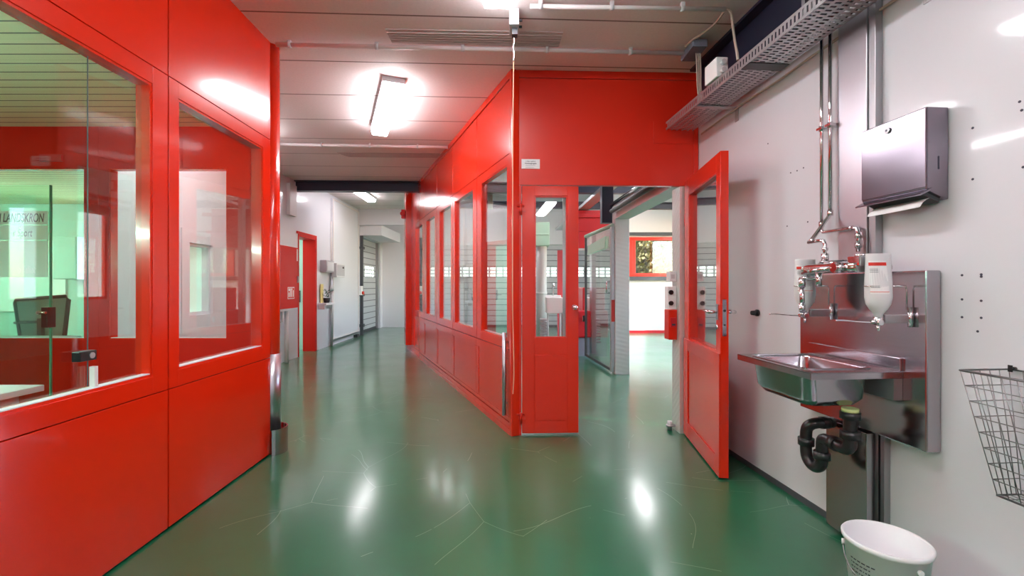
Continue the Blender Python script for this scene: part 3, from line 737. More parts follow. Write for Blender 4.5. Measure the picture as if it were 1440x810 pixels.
hd = MB(); hd.tube([(.832, -.006, 1.05), (.832, -.055, 1.05), (.72, -.055, 1.055)], .009, 12); hd.build('lever_handle', M['chrome'], d4)
MB().cyl((.832, -.001, .955), (.832, -.012, .955), .016).build('key_rose', M['chrome'], d4)
hd = MB(); hd.tube([(.832, .05, 1.05), (.832, .10, 1.05), (.72, .10, 1.055)], .009, 12); hd.build('lever_handle', M['chrome'], d4)
for z in (.3, 1.75): MB().cyl((-.012, .01, z-.05), (-.012, .01, z+.05), .01, 12).build('hinge', M['red2'], d4)

# ================================================================== WORKSHOP beyond
wrx = MB(); slab_holes(wrx, 2.72, 8, 11.6, 11.75, 0, 3.62, [(3.05, 4.75, 1.49, 2.40)])
struct('wall_workshop_back', wrx, M['cream'])
struct('wall_return', MB().box(2.60, 2.72, 11.6, 13.4, 0, 3.62), M['white_m'])
struct('baseboard_workshop', MB().box(2.73, 7.9, 11.575, 11.599, 0, .07), M['redtank'])
e = struct_empty('window_21', (3.05, 11.65, 1.49), W, 'red framed window with yellow leaves outside')
b = MB(); ring(b, 2.98, 4.83, 1.44, 2.44, .085, 11.555, 11.62); b.box(3.065, 3.14, 11.56, 11.62, 1.525, 2.355); b.build('window_frame', M['red2'], e, bevel=.004)
MB().box(3.06, 4.74, 11.66, 11.666, 1.5, 2.39).build('pane', M['glass'], e)
solo('window_rail', 'dark rail along the wall just above the red window', 'rail', MB().box(2.85, 6, 11.52, 11.598, 2.48, 2.56), M['greydk'], W, (4, 11.56, 2.48))
solo('window_rail', 'dark rail along the wall just below the red window', 'rail', MB().box(2.85, 6, 11.50, 11.598, 1.34, 1.43), M['greydk'], W, (4, 11.56, 1.34))
# right side wall of workshop with big windows
wr2 = MB(); slab_holes(wr2, 3.8, 11.7, 0, .15, 0, 3.62, [(5.2, 7.9, .9, 3.0), (8.2, 10.9, .9, 3.0)])
struct('wall_workshop_right', wr2, M['white_m'], frame(5.6, 0, 0, 1) @ Matrix.Rotation(0, 4, 'Z'))
FR2 = frame(5.6, 0, 0, 1)
for a, b in ((5.2, 7.9), (8.2, 10.9)):
    ee = struct_empty('window_%d' % (22 if a < 6 else 23), (a, .05, .9), FR2)
    MB().box(a, b, .08, .086, .9, 3.0).build('pane', M['glass'], ee)
    q = MB(); ring(q, a, b, .9, 3.0, .06, .05, .12); q.build('window_frame', M['red2'], ee)
wfc = MB(); wfc.box(1.55, 5.7, 3.9, 3.98, 0, 3.62); struct('wall_workshop_front', wfc, M['white_m'])
struct('wall_workshop_far_right', MB().box(5.6, 8, 11.7, 11.8, 0, 3.62), M['white_m'])

# steel clad column and glass door
sc_ = MB().box(1.405, 1.60, 6.2, 6.38, 0, 2.34); struct('trim_6', sc_, M['checker'], label='checker plate clad column beside the glass door', bevel=.004)
G = frame(1.385, 6.22, -.097, .995)
gd2 = thing('workshop_glass_door', 'steel framed glass door standing open in the workshop', 'door', (0, 0, 0), G)
st = MB(); st.box(0, .06, -.03, .03, .03, 2.02); st.build('stile', M['galv'], gd2, bevel=.003)
st = MB(); st.box(1.42, 1.46, -.02, .02, .03, 2.02); st.box(.06, 1.42, -.015, .015, .03, .07); st.build('frame_rail', M['greydk'], gd2, bevel=.003)
MB().cyl((.03, 0, 2.04), (1.46, 0, 2.04), .03, 16).build('top_tube', M['teal'], gd2)
MB().box(.06, 1.42, -.004, .004, .07, 2.01).build('pane', glass('smoked_door_glass', (.72, .82, .80), 2.2), gd2)
MB().hexa([(.3, .02, 1.75), (1.25, .02, 1.72), (1.25, .03, 1.72), (.3, .03, 1.75)], [(.25, .02, 1.92), (1.2, .02, 1.86), (1.2, .03, 1.86), (.25, .03, 1.92)]).build('notice_board', M['teal'], gd2)
MB().tube([(.10, .005, 1.28), (.10, .06, 1.27), (.10, .06, 1.12), (.10, .005, 1.11)], .01, 10).build('pull_handle', M['chrome'], gd2)
MB().box(.01, .05, -.036, -.03, .72, 1.02).build('door_plate', M['red2'], gd2)
MB().box(-.005, -.001, -.028, .028, .72, 1.02).build('edge_plate', M['red2'], gd2)
solo('column_stub', 'dark steel stub hanging above the glass door', 'steel stub', MB().box(1.27, 1.43, 6.42, 6.56, 2.10, 3.61), M['navy'], W, (1.35, 6.5, 2.1))
# overhead trays and pipes
solo('overhead_trunking', 'grey overhead trunking running into the depth of the workshop', 'trunking', MB().prism([(1.50, 4.6), (1.70, 4.6), (1.38, 12.4), (1.18, 12.4)], 2.715, 2.77), M['galv'], W, (1.4, 8, 2.74))
solo('overhead_pipe', 'chrome overhead pipe beside the white header above the doorway to the bright room', 'pipe', MB().cyl((1.43, 4.0, 2.30), (1.345, 6.16, 2.30), .028, 18), M['chrome'], W, (1.4, 5, 2.3))
solo('overhead_pipe', 'black overhead pipe under the chrome one beside the white header', 'pipe', MB().cyl((1.425, 4.0, 2.215), (1.34, 6.12, 2.215), .030, 18), M['greydk'], W, (1.4, 5, 2.2))
solo('header', 'white boxed header running from the doorway to the checker plate column', 'header', MB().prism([(1.47, 3.981), (1.68, 3.981), (1.60, 6.19), (1.40, 6.19)], 2.12, 2.34), M['white_m'], W, (1.5, 5, 2.1), bevel=.004)
# red hood and cabinets
hd = MB(); hd.box(1.15, 2.0, 9.0, 9.6, 2.28, 2.70); hd.box(1.1, 2.15, 8.95, 9.0, 2.55, 2.62); hd.hexa([(1.2, 9.0, 1.95), (2.05, 9.0, 1.95), (2.05, 9.6, 1.95), (1.2, 9.6, 1.95)], [(1.15, 9, 2.28), (2.1, 9, 2.28), (2.1, 9.6, 2.28), (1.15, 9.6, 2.28)])
solo('extraction_hood', 'red extraction hood high up behind the glass door', 'hood', hd, M['redtank'], W, (1.6, 9.3, 2.3), bevel=.01)
cb = thing('machine_cabinet', 'red machine housing on a grey base behind the glass door', 'machine', (1.4, 8.1, 0), W)
MB().box(1.12, 1.62, 7.8, 8.5, 0, .32).build('base', M['greyblue'], cb); MB().box(1.10, 1.64, 7.78, 8.52, .32, .78).box(1.22, 1.60, 7.85, 8.45, .78, 1.18).build('housing', M['redtank'], cb, bevel=.02)
MB().box(1.2, 1.25, 7.76, 7.78, .6, .7).build('handle', M['chrome'], cb)
cb = thing('machine_cabinet', 'red machine housing behind the white sink', 'machine', (1.1, 9.2, 0), W)
MB().box(1.0, 1.11, 9.0, 9.7, 0, .95).build('housing', M['redtank'], cb, bevel=.02); MB().box(.994, .999, 9.1, 9.6, .3, .7).build('cover', M['black'], cb)
# utility sink
us = thing('utility_sink', 'white utility sink seen through the closed leaf window', 'sink', (.82, 8.9, 0), W)
bs = MB(); x0, x1, y0, y1 = .66, .98, 8.7, 9.1
bs.box(x0, x1, y0, y0+.02, .70, .98); bs.box(x0, x1, y1-.02, y1, .70, 1.02); bs.box(x0, x0+.02, y0, y1, .70, .98); bs.box(x1-.02, x1, y0, y1, .70, .98); bs.box(x0, x1, y0, y1, .68, .71); bs.build('basin', M['paper'], us, bevel=.008)
for x in (x0+.04, x1-.04): MB().cyl((x, 8.9, 0), (x, 8.9, .68), .02).build('leg', M['lgrey'], us)
MB().tube([(.82, 9.08, 1.0), (.82, 9.08, 1.22), (.82, 8.92, 1.24), (.82, 8.92, 1.17)], .012, 10).build('tap', M['chrome'], us)
gr_ = MB()
for i in range(9): gr_.box(.545, .665, 8.72, 9.05, .10+i*.055, .125+i*.055)
gr_.box(.60, .61, 8.8, 8.95, .0, .56)
solo('slatted_rack', 'grey slatted rack standing beside the white utility sink', 'rack', gr_, M['grey'], W, (.6, 8.9, 0))
solo('column', 'grey upright steel column beyond the closed leaf window', 'column', MB().box(.905, .985, 8.05, 8.15, 0, 2.78), M['grey'], W, (.94, 8.1, 0))
solo('duct', 'pale green boxed duct high behind the closed leaf window', 'duct', MB().box(.50, .86, 10.4, 10.9, 2.12, 2.66).box(.52, .84, 10.38, 10.92, 2.36, 2.40), M['teal'], W, (.68, 10.6, 2.12), bevel=.01)
solo('duct', 'pale grey upright duct below the green boxed duct', 'duct', MB().cyl((.69, 10.6, 0), (.69, 10.6, 2.12), .12, 24).cyl((.69, 10.6, 1.0), (.69, 10.6, 1.06), .13, 24), M['lgrey'], W, (.69, 10.6, 0))
solo('door_panel', 'red and white narrow door beyond the sink', 'door', MB().box(1.02, 1.25, 10.2, 10.26, 0, 2.0), M['redtank'], W, (1.1, 10.2, 0))
# glass steel: outside hedge/tree
tr_ = thing('autumn_tree', 'yellow leaved tree outside behind the red window', 'tree', (4.4, 16, -.15), W)
tb = MB()
for i in range(7):
    a = random.uniform(0, 6.28); tb.tube([(4.5+i*.3-1, 16, -.15), (4.4+i*.3-1+math.cos(a)*.2, 16, 1.5), (4.4+i*.35-1+math.cos(a)*.7, 16+math.sin(a)*.5, 3.4)], [.05, .035, .01], 7)
tb.build('trunk', M['bark'], tr_)
lv = MB()
for i in range(15000):
    c = Vector((random.uniform(1.6, 7.8), random.uniform(15.2, 17), random.uniform(-.1, 4.2)))
    n = Vector((random.gauss(0, 1), random.gauss(0, 1), random.gauss(0, 1))).normalized(); t = n.orthogonal().normalized()*random.uniform(.05, .10); s2 = n.cross(t)*.6
    lv.add([c-t, c-s2*.9+n*.01, c+t, c+s2*.9+n*.01], [(0, 1, 2, 3)])
for i in range(5000):
    c = Vector((random.uniform(1.2, 8.5), random.uniform(17.1, 17.8), random.uniform(-.1, 5)))
    n = Vector((random.gauss(0, .4), -1, random.gauss(0, .4))).normalized(); t = n.orthogonal().normalized()*random.uniform(.10, .20); s2 = n.cross(t)*.8
    lv.add([c-t, c-s2*.9+n*.01, c+t, c+s2*.9+n*.01], [(0, 1, 2, 3)])
lv.build('foliage', M['leafy'], tr_)

# ================================================================== LIGHT FITTINGS
def lamp(x, y, z, ln, ang, label, group='ceiling light fittings', w=.19, h=.075, drop=0, mat='lamp', up=False):
    fr = Matrix.Translation((x, y, 0)) @ Matrix.Rotation(ang, 4, 'Z')
    t = thing('ceiling_light', label, 'ceiling light', (0, 0, z), fr, group)
    if drop:
        for yy in (-ln*.35, ln*.35): MB().cyl((0, yy, z-drop), (0, yy, z-.0005), .006, 10).build('hanger', M['steel_dark'], t)
    z -= drop
    hs = .012 if up else h*.45; hw, hl = w/2, ln/2
    MB().box(-hw*(.3 if up else 1), hw*(.3 if up else 1), -hl, hl, z-hs, z-.0005).build('housing', M['white_m'], t, bevel=.004)
    b = MB()
    b.hexa([(-hw+.018, -hl+.012, z-h), (hw-.018, -hl+.012, z-h), (hw-.018, hl-.012, z-h), (-hw+.018, hl-.012, z-h)], [(-hw+.003, -hl+.003, z-hs-.0005), (hw-.003, -hl+.003, z-hs-.0005), (hw-.003, hl-.003, z-hs-.0005), (-hw+.003, hl-.003, z-hs-.0005)])
    b.build('diffuser', M[mat], t, bevel=.006)
    return t
lamp(-.075, 2.09, HC, 1.3, math.radians(1), 'glowing strip light near the viewer at the top edge of the picture', h=.09)
lamp(-1.22, 4.40, HC, 1.27, math.radians(21.5), 'slanted glowing strip light in the middle of the passage ceiling', h=.11)
lamp(-2.92, 8.9, 3.05, 1.3, math.radians(2), 'strip light in the hall beyond the dark beam', h=.09, mat='lamp_soft')
lamp(-.3, -2.3, HC, 1.3, 0, 'second added fill light hung low behind the viewer', drop=.35)  # unseen pendant, added low to brighten the passage ceiling
lamp(.9, -.6, HC, 1.3, 0, 'added fill light hung low behind the viewer, near the right wall', drop=.35)  # added out of view to lift the light on the ceiling
lamp(-.9, -.8, HC, 1.3, 0, 'added fill light hung low behind the viewer', drop=.35)  # extra unseen pendant that fills the passage with light
lamp(.55, 9.1, 3.05+.55, 1.4, PI/2, 'workshop strip light seen through the closed leaf window')
lamp(2.3, 6.8, 3.61, 1.4, 0, 'workshop strip light seen through the doorway')
lamp(-.6, 11.2, 3.61, 1.4, PI/2, 'workshop strip light in front of the wide roller door')
lamp(2.9, 10.0, 3.61, 1.4, 0, 'workshop strip light by the red window', h=.07)
lamp(-.3, 6.4, 3.61, 1.4, PI/2, 'added workshop fill light behind the glazed partition')  # added to brighten the workshop seen through the partition
lamp(4.0, 7.5, 3.61, 1.4, 0, 'added workshop fill light over the bright floor at the right')  # extra light, added to brighten the right of the workshop
lamp(-3.2, .7, OC, 1.2, 0, 'unseen fill light added under the pine boarded office ceiling', w=.15, drop=.65, mat='fill_cool', up=True)  # kept out of view, added to brighten the office ceiling boards
lamp(-6.9, 4.6, OC, 1.2, PI/2, 'unseen fill light added in the back office', w=.15, drop=.3, mat='fill_cool', up=True)  # added beyond the visible opening to brighten the back office
lamp(-2.8, 4.6, HC, 1.2, 0, 'unseen fill light added between the office and the hall', h=.06)  # added to brighten the hall wall seen through the office window
lamp(-4.8, 8.0, 2.5, 1.0, PI/2, 'strip light in the room behind the red doorway', w=.15)

# ceiling conduits
def conduit(p, q, r, label, clips=4):
    m = MB().cyl(p, q, r, 14)
    o = solo('ceiling_conduit', label, 'conduit', m, M['pipe_w'], W, p, group='white conduits on the ceiling')
    P_, Q_ = Vector(p), Vector(q)
    for i in range(clips):
        c = P_.lerp(Q_, (i+.15)/(clips-.3)*.98 if clips > 1 else .5)
        dr = (Q_-P_).normalized()*.012
        c1_ = MB().cyl(c-dr, c+dr, r*1.3, 12).box(c.x-.012, c.x+.012, c.y-.012, c.y+.012, c.z, HC-.0005)
        c1_.build('clip', M['lgrey'], o)
conduit((-1.68, 3.245, 2.935), (1.27, 3.365, 2.935), .016, 'white conduit across the ceiling in front of the red corner', 5)
conduit((-3.0, 5.53, 2.935), (-.80, 5.66, 2.935), .019, 'white conduit across the ceiling beyond the slanted light', 4)
conduit((.11, 2.79, 2.93), (1.32, 2.82, 2.93), .013, 'short white conduit beside the near strip light', 3)
def vent(pts, label):
    e = thing('ceiling_vent', label, 'vent', (pts[0][0], pts[0][1], HC), W)
    a = [p for p in pts]
    MB().prism(a, HC-.006, HC-.0005).build('grille_plate', pm('taupe_grille_%d' % len(ORG), (.52, .44, .43), .7), e)
    sl = MB()
    for i in range(1, 6):
        t = i/6
        p = Vector(a[0]).lerp(Vector(a[3]), t); q = Vector(a[1]).lerp(Vector(a[2]), t)
        sl.prism([(p.x, p.y), (q.x, q.y), (q.x, q.y+.008), (p.x, p.y+.008)], HC-.011, HC-.006)
    sl.build('slats', M['lgrey'] if False else pm('taupe_slat_%d' % len(ORG), (.58, .49, .48), .7), e)
vent([(-.862, 3.095), (.352, 3.135), (.34, 3.325), (-.86, 3.27)], 'long taupe ceiling vent before the red corner')
vent([(-2.3, 5.98), (-.95, 6.02), (-.98, 6.22), (-2.2, 6.18)], 'long taupe ceiling vent beyond the slanted light')
# pull switch & cord
ps = thing('pull_switch', 'grey ceiling pull switch with a long orange cord', 'switch', (.012, 2.93, 2.9), W)
MB().box(-.018, .045, 2.86, 2.99, 2.86, HC-.0005).build('switch_body', M['lgrey'], ps, bevel=.004)
MB().box(.0, .035, 2.90, 2.95, 2.82, 2.86).build('cord_guide', M['greydk'], ps)
for y_ in (2.89, 2.96): MB().cyl((.045, y_, 2.90), (.065, y_, 2.90), .008).build('cable_gland', M['greydk'], ps)
cz = [(.012, 2.93, 2.83), (.010, 2.93, 2.65), (.006, 2.93, 2.2), (.004, 2.93, 1.6), (.004, 2.93, 1.1), (.009, 2.93, .85), (.012, 2.93, .66), (.006, 2.93, .52)]
MB().tube(cz, .0032, 8, smoothpath=6).build('cord', M['cord'], ps)
MB().tube([(.012, 2.93, 2.83), (.016, 2.93, 2.79), (.008, 2.93, 2.75), (.014, 2.93, 2.71), (.010, 2.93, 2.66)], .006, 8, smoothpath=4).build('cord_hook', M['chrome'], ps)

# ================================================================== RIGHT WALL THINGS
ib = MB()
ib.box(-3.3, 3.70, .001, .10, 2.945, HC-.001); ib.box(-3.3, 3.70, .001, .03, 2.62, 2.945); ib.box(-3.3, 3.70, .001, .10, 2.60, 2.62)
solo('steel_beam', 'dark navy steel beam along the top of the white right wall', 'beam', ib, M['navy'], R, (1, .05, 2.6))
# cable tray, perforated
tray = MB()
u_end, u_start = 3.70, -.6
T0, T1, TV0, TV1 = 2.468, 2.532, .075, .30
pit = .028
nrow = 5
rw_ = (TV1-TV0)/nrow
n_ = int((u_end-u_start)/pit)
th = .002
for r in range(nrow+1):
    v = TV0+r*rw_
    tray.box(u_start, u_end, max(TV0, v-.007), min(TV1, v+.007), T0, T0+th)
for r in range(nrow):
    off = (r % 2)*pit/2
    for i in range(n_):
        u = u_start+i*pit+off
        tray.box(u, u+pit*.52, TV0+r*rw_+.007, TV0+(r+1)*rw_-.007, T0, T0+th)
for v in (TV0, TV1-th):
    tray.box(u_start, u_end, v, v+th, T0, T0+.016); tray.box(u_start, u_end, v, v+th, T1-.016, T1)
    for i in range(n_): tray.box(u_start+i*pit, u_start+i*pit+pit*.58, v, v+th, T0+.016, T1-.016)
tray.box(u_start, u_end, TV1-.010, TV1, T1-.002, T1)
tr0 = thing('cable_tray', 'perforated steel cable tray hung along the top of the right wall', 'cable tray', (2, .17, T0), R)
tray.build('tray', M['galv'], tr0)
MB().box(2.58, 2.66, TV0-.01, TV1+.002, T0-.004, T0-.0005).build('joint_plate', M['black'], tr0)
for u in (.6, 1.85, 3.2):
    bkt = MB().box(u-.02, u+.02, .001, TV1, T0-.012, T0-.0045).box(u-.02, u+.02, .001, .006, T0-.1, T0-.0045)
    bkt.build('bracket', M['galv'], tr0)
for u in (2.35, 2.28):
    MB().box(u-.012, u+.012, .14, .16, T0+.003, HC-.002).build('hanger', M['steel_dark'], tr0)
for k, (v, r) in enumerate(((.10, .008), (.15, .011), (.20, .007), (.25, .009))):
    solo('cable', ['thin black cable lying in the tray nearest the wall', 'thick black cable lying in the tray', 'thin black cable in the middle of the tray', 'black cable lying in the tray at its outer edge'][k], 'cable',
         MB().tube([(3.6-i*.45, v+.008*math.sin(i*2.1+k), T0+th+r) for i in range(10)], r, 8, smoothpath=3), M['rubber'], R, (2, v, T0), group='cables in the tray')
solo('cable', 'pale cable clipped to the white wall under the tray', 'cable', MB().tube([(3.68, .012, 2.44), (3.1, .014, 2.455), (2.75, .012, 2.452), (2.5, .014, 2.46), (2.27, .012, 2.462), (1.9, .014, 2.46)], .007, 8, smoothpath=5), M['cable'], R, (3, .012, 2.45))
jb = thing('junction_box', 'white junction box clipped to the far part of the cable tray', 'junction box', (3.0, .31, 2.52), R)
MB().box(2.90, 3.05, .24, .318, 2.534, 2.66).build('box_body', M['paper'], jb, bevel=.006)
for z in (2.57, 2.62): MB().cyl((2.90, .28, z), (2.875, .28, z), .016, 14).build('gland', M['lgrey'], jb)
jg = solo('junction_box', 'blue grey box under the ceiling at the end of a conduit', 'junction box', MB().box(1.27, 1.375, 3.20, 3.42, 2.90, 2.952).box(1.275, 1.37, 3.195, 3.2, 2.905, 2.948), M['greyblue'], W, (1.32, 3.3, 2.9), bevel=.004)
cb1 = MB().tube([(1.325, 2.82, 2.93), (1.36, 2.83, 2.92), (1.385, 2.86, 2.87), (1.36, 2.78, 2.72), (1.335, 2.70, 2.60), (1.33, 2.68, 2.545)], .008, 8, smoothpath=6)
solo('cable', 'pale cable curving down from the short conduit into the tray', 'cable', cb1, M['cable'], W, (1.33, 2.8, 2.7))
solo('cable', 'pale cable running from the short conduit to the blue grey box', 'cable', MB().tube([(1.325, 2.83, 2.93), (1.325, 2.98, 2.93), (1.30, 3.12, 2.94), (1.27, 3.2, 2.945), (1.25, 3.28, 2.94)], .008, 8, smoothpath=5), M['cable'], W, (1.3, 3, 2.93))
for k in range(3):
    solo('cable', ['pale cable dropping from the blue grey box to the tray, left one', 'pale cable dropping from the blue grey box to the tray, middle one', 'pale cable dropping from the blue grey box to the tray, right one'][k], 'cable',
         MB().tube([(1.335+k*.014, 3.3, 2.90), (1.337+k*.014, 3.29, 2.78), (1.337+k*.012, 3.28, 2.66), (1.34+k*.012, 3.26, 2.535)], .006, 8, smoothpath=4), M['cable'], W, (1.34, 3.3, 2.7), group='cables below the blue grey box')
# second tray / dark panel corner top right
solo('steel_beam', 'dark steel angle along the wall above the towel dispenser', 'beam', MB().box(-2.5, 2.04, .001, .085, 2.56, 2.598), M['greydk'], R, (0, .05, 2.56))

# stainless column covers
st1 = solo('steel_cover', 'tall stainless cover strip on the wall behind the pipes', 'cover', MB().box(2.115, 2.28, .001, .028, 1.285, 2.595), M['steel_soft'], R, (2.2, 0, .6), bevel=.002)
st1b = solo('steel_channel', 'narrow steel channel beside the tall stainless cover', 'channel', MB().box(2.085, 2.113, .001, .020, 1.285, 2.555).box(2.06, 2.085, .001, .036, 1.285, 2.555), M['steel_dark'], R, (2.08, 0, 0), bevel=.002)
solo('steel_channel', 'narrow steel channel on the wall below the sink backsplash', 'channel', MB().box(2.022, 2.050, .001, .022, 0, .555).box(2.022, 2.028, .022, .03, 0, .555), M['steel_dark'], R, (2.03, 0, 0))
st2 = solo('steel_cover', 'stainless pipe cover standing on the floor under the sink', 'cover', MB().box(2.055, 2.29, .001, .085, 0.03, .555), M['steel_v'], R, (2.2, 0, 0), bevel=.003)

# vertical pipes
def px_u(px, v):  # right wall frame: pixel column at distance v off the wall -> u
    k = (px-720)/FPX
    # world point = origin + u*d + v*n
    d = Vector((-.0828, 1)).normalized(); n = Vector((-d.y, d.x))
    # x = 1.843 + u*dx + v*nx ; y = u*dy + v*ny ; x = k*y
    return (1.843+v*n.x-k*v*n.y)/(k*d.y-d.x)
def zz(py, px, v):
    u = px_u(px, v); d = Vector((-.0828, 1)).normalized(); n = Vector((-d.y, d.x)); Y = u*d.y+v*n.y
    return CAM_H-(py-401)/FPX*Y
V = .05
def RP(px, py, v): return (px_u(px, v), v, zz(py, px, v))
pa = RP(1155.5, 316, V); pb = RP(1167.5, 300, V)
wp1 = thing('water_pipe', 'chrome supply pipe down the wall, left of the two', 'pipe', (pa[0], V, 1.5), R, group='chrome supply pipes')
e1 = RP(1152, 328, V)
a = RP(1202, 320, V); b2 = RP(1206, 352, V)
MB().tube([(pa[0], V, 2.59), (pa[0], V, pa[2])], .0085, 14).build('riser', M['chrome'], wp1)
zt = a[2]
MB().tube([(pa[0], V, pa[2]), (pa[0], V, zt+.012), (pa[0]-.012, V, zt), (px_u(1200, V), V, zt), (px_u(1205, V), V, zt-.006), (px_u(1207, V), V, zt-.03), (px_u(1207, V), V, zt-.115)], .0085, 14).build('branch', M['chrome'], wp1)
ux = px_u(1207, V)
for p_, q_, r_ in [((pa[0], V, pa[2]-.012), (pa[0], V, pa[2]+.015), .013), ((px_u(1195, V), V, zt), (px_u(1199, V), V, zt), .012)]+[((ux, V, z_-.012), (ux, V, z_+.012), .014) for z_ in (zt-.04, zt-.085)]:
    MB().cyl(p_, q_, r_, 14).build('fitting', M['chrome'], wp1)
wp2 = thing('water_pipe', 'chrome supply pipe down the wall, right of the two with a slanting offset', 'pipe', (pb[0], V, 1.5), R, group='chrome supply pipes')
MB().tube([(pb[0], V, 2.59), (pb[0], V, pb[2])], .0085, 14).build('riser', M['chrome'], wp2)
V2 = .20
q1 = RP(1137, 341, V2)
q3 = RP(1160, 371, V2)
ue = q3[0]
MB().tube([(pb[0], V, pb[2]), (pb[0]+.003, V+.008, pb[2]-.02), (q1[0]-.008, V2-.010, q1[2]+.012), (q1[0], V2, q1[2])], .0085, 14).build('offset', M['chrome'], wp2)
MB().tube([(q1[0], V2, q1[2]), (ue+.03, V2, q1[2]+.002), (ue+.008, V2, q1[2]-.002), (ue, V2, q1[2]-.02), (ue, V2, q1[2]-.10)], .0085, 14).build('branch', M['chrome'], wp2)
for p_, q_, r_, n_s in (((ue, V2, q1[2]-.035), (ue, V2, q1[2]-.048), .013, 14), ((ue, V2, q1[2]-.062), (ue, V2, q1[2]-.095), .016, 6), ((ue, V2, q1[2]-.096), (ue, V2, q1[2]-.104), .021, 14), ((pb[0], V, pb[2]-.012), (pb[0], V, pb[2]+.015), .013, 14)):
    MB().cyl(p_, q_, r_, n_s).build('fitting', M['chrome'], wp2)
for u in (pa[0], pb[0]):
    solo('pipe_clip', 'metal clip holding the %s chrome supply pipe' % ('left' if u == pa[0] else 'right'), 'clip', MB().box(u-.018, u+.018, .001, .066, 2.02, 2.032).cyl((u, V, 2.012), (u, V, 2.04), .013, 14), M['chrome'], R, (u, .03, 2.02), group='clips on the chrome pipes')

# ---- sink with backsplash
sk = thing('hand_wash_sink', 'stainless hand-wash sink with tall backsplash on the right wall', 'sink', (2.15, 0, .56), R)
BU0, BU1, BV, BZ0, BZ1 = 1.80, 2.50, .065, .56, 1.279
b = MB().box(BU0, BU1, .001, BV, BZ0, BZ1)
b.build('backsplash', M['steel'], sk, bevel=.006)
SU0, SU1, SV0, SV1, SZ = 1.90, 2.42, BV+.001, .47, .862
rim = MB()
bu0, bu1, bv0, bv1 = SU0+.075, SU1-.05, .135, .425
lipz = SZ
rim.box(SU0, bu0, SV0, SV1, SZ-.006, SZ); rim.box(bu1, SU1, SV0, SV1, SZ-.006, SZ)
rim.box(bu0, bu1, SV0, bv0, SZ-.006, SZ); rim.box(bu0, bu1, bv1, SV1, SZ-.006, SZ)
rim.box(SU0, SU0+.003, SV0, SV1, SZ-.030, SZ); rim.box(SU1-.003, SU1, SV0, SV1, SZ-.030, SZ); rim.box(SU0, SU1, SV1-.003, SV1, SZ-.030, SZ)
rim.box(SU0, SU1, SV0, SV0+.012, SZ, SZ+.055)
rim.build('rim', M['steel'], sk, bevel=.002)
# raised lip round basin
lip = MB()
def rrect(u0, u1, v0, v1, r, n=6):
    pts = []
    for cx_, cy_, a0 in ((u1-r, v1-r, 0), (u0+r, v1-r, 90), (u0+r, v0+r, 180), (u1-r, v0+r, 270)):
        for i in range(n+1):
            a = math.radians(a0+90*i/n); pts.append((cx_+r*math.cos(a), cy_+r*math.sin(a)))
    return pts
def loft(mb, rings, smooth=True, capend=True):
    n = len(rings[0]); vs = [p for r in rings for p in r]
    fs = [(i*n+k, i*n+(k+1) % n, (i+1)*n+(k+1) % n, (i+1)*n+k) for i in range(len(rings)-1) for k in range(n)]
    mb.add(vs, fs, smooth)
    if capend:
        k0 = len(mb.v)-len(vs); mb.f.append([k0+(len(rings)-1)*n+k for k in range(n)]); mb.sm.append(False)
bowl = MB()
def rr3(inset, z, r): return [(x, y, z) for x, y in rrect(bu0+inset, bu1-inset, bv0+inset, bv1-inset, r)]
# inner surface
loft(bowl, [rr3(-.012, SZ+.004, .045), rr3(.0, SZ+.004, .04), rr3(.006, SZ-.01, .04), rr3(.014, SZ-.13, .04), rr3(.035, SZ-.155, .04), rr3(.07, SZ-.16, .03)])
loft(bowl, [rr3(-.012, SZ+.004, .045), rr3(-.012, SZ-.006, .045), rr3(-.004, SZ-.02, .045), rr3(.008, SZ-.135, .045), rr3(.03, SZ-.165, .045), rr3(.07, SZ-.172, .03)])
bowl.build('basin', M['steel'], sk)
ap = MB().box(SU0+.0, SU1-.02, SV0, SV0+.04, SZ-.12, SZ-.031); ap.build('mounting_bracket', M['steel_dark'], sk)
# trap
dr = (1.995, .215)
tp = thing('sink_trap', 'black plastic drain trap hanging under the sink', 'drain trap', (dr[0], dr[1], .5), R)
MB().cyl((dr[0], dr[1], SZ-.190), (dr[0], dr[1], SZ-.174), .032, 24).build('washer', M['washer'], tp)
z0_ = SZ-.19
tb = MB()
tb.tube([(dr[0], dr[1], z0_), (dr[0], dr[1], z0_-.13), (dr[0]+.006, dr[1], z0_-.155), (dr[0]+.03, dr[1], z0_-.17), (dr[0]+.10, dr[1], z0_-.165), (dr[0]+.145, dr[1], z0_-.168), (dr[0]+.16, dr[1], z0_-.19), (dr[0]+.16, dr[1], z0_-.27),
         (dr[0]+.175, dr[1], z0_-.305), (dr[0]+.21, dr[1], z0_-.32), (dr[0]+.245, dr[1], z0_-.305), (dr[0]+.262, dr[1], z0_-.27), (dr[0]+.262, dr[1], z0_-.17), (dr[0]+.25, dr[1]-.01, z0_-.135), (dr[0]+.235, dr[1]-.04, z0_-.12), (dr[0]+.235, .10, z0_-.12)], .026, 16, smoothpath=3)
tb.build('trap_pipe', M['black'], tp)
for p, q, r in (((dr[0], dr[1], z0_-.03), (dr[0], dr[1], z0_), .039), ((dr[0], dr[1], z0_-.115), (dr[0], dr[1], z0_-.08), .039), ((dr[0]+.07, dr[1], z0_-.167), (dr[0]+.10, dr[1], z0_-.166), .033), ((dr[0]+.16, dr[1], z0_-.265), (dr[0]+.16, dr[1], z0_-.23), .036), ((dr[0]+.262, dr[1], z0_-.235), (dr[0]+.262, dr[1], z0_-.20), .036), ((dr[0]+.235, .16, z0_-.12), (dr[0]+.235, .125, z0_-.12), .03)):
    MB().cyl(p, q, r, 12).build('union_nut', M['black'], tp)

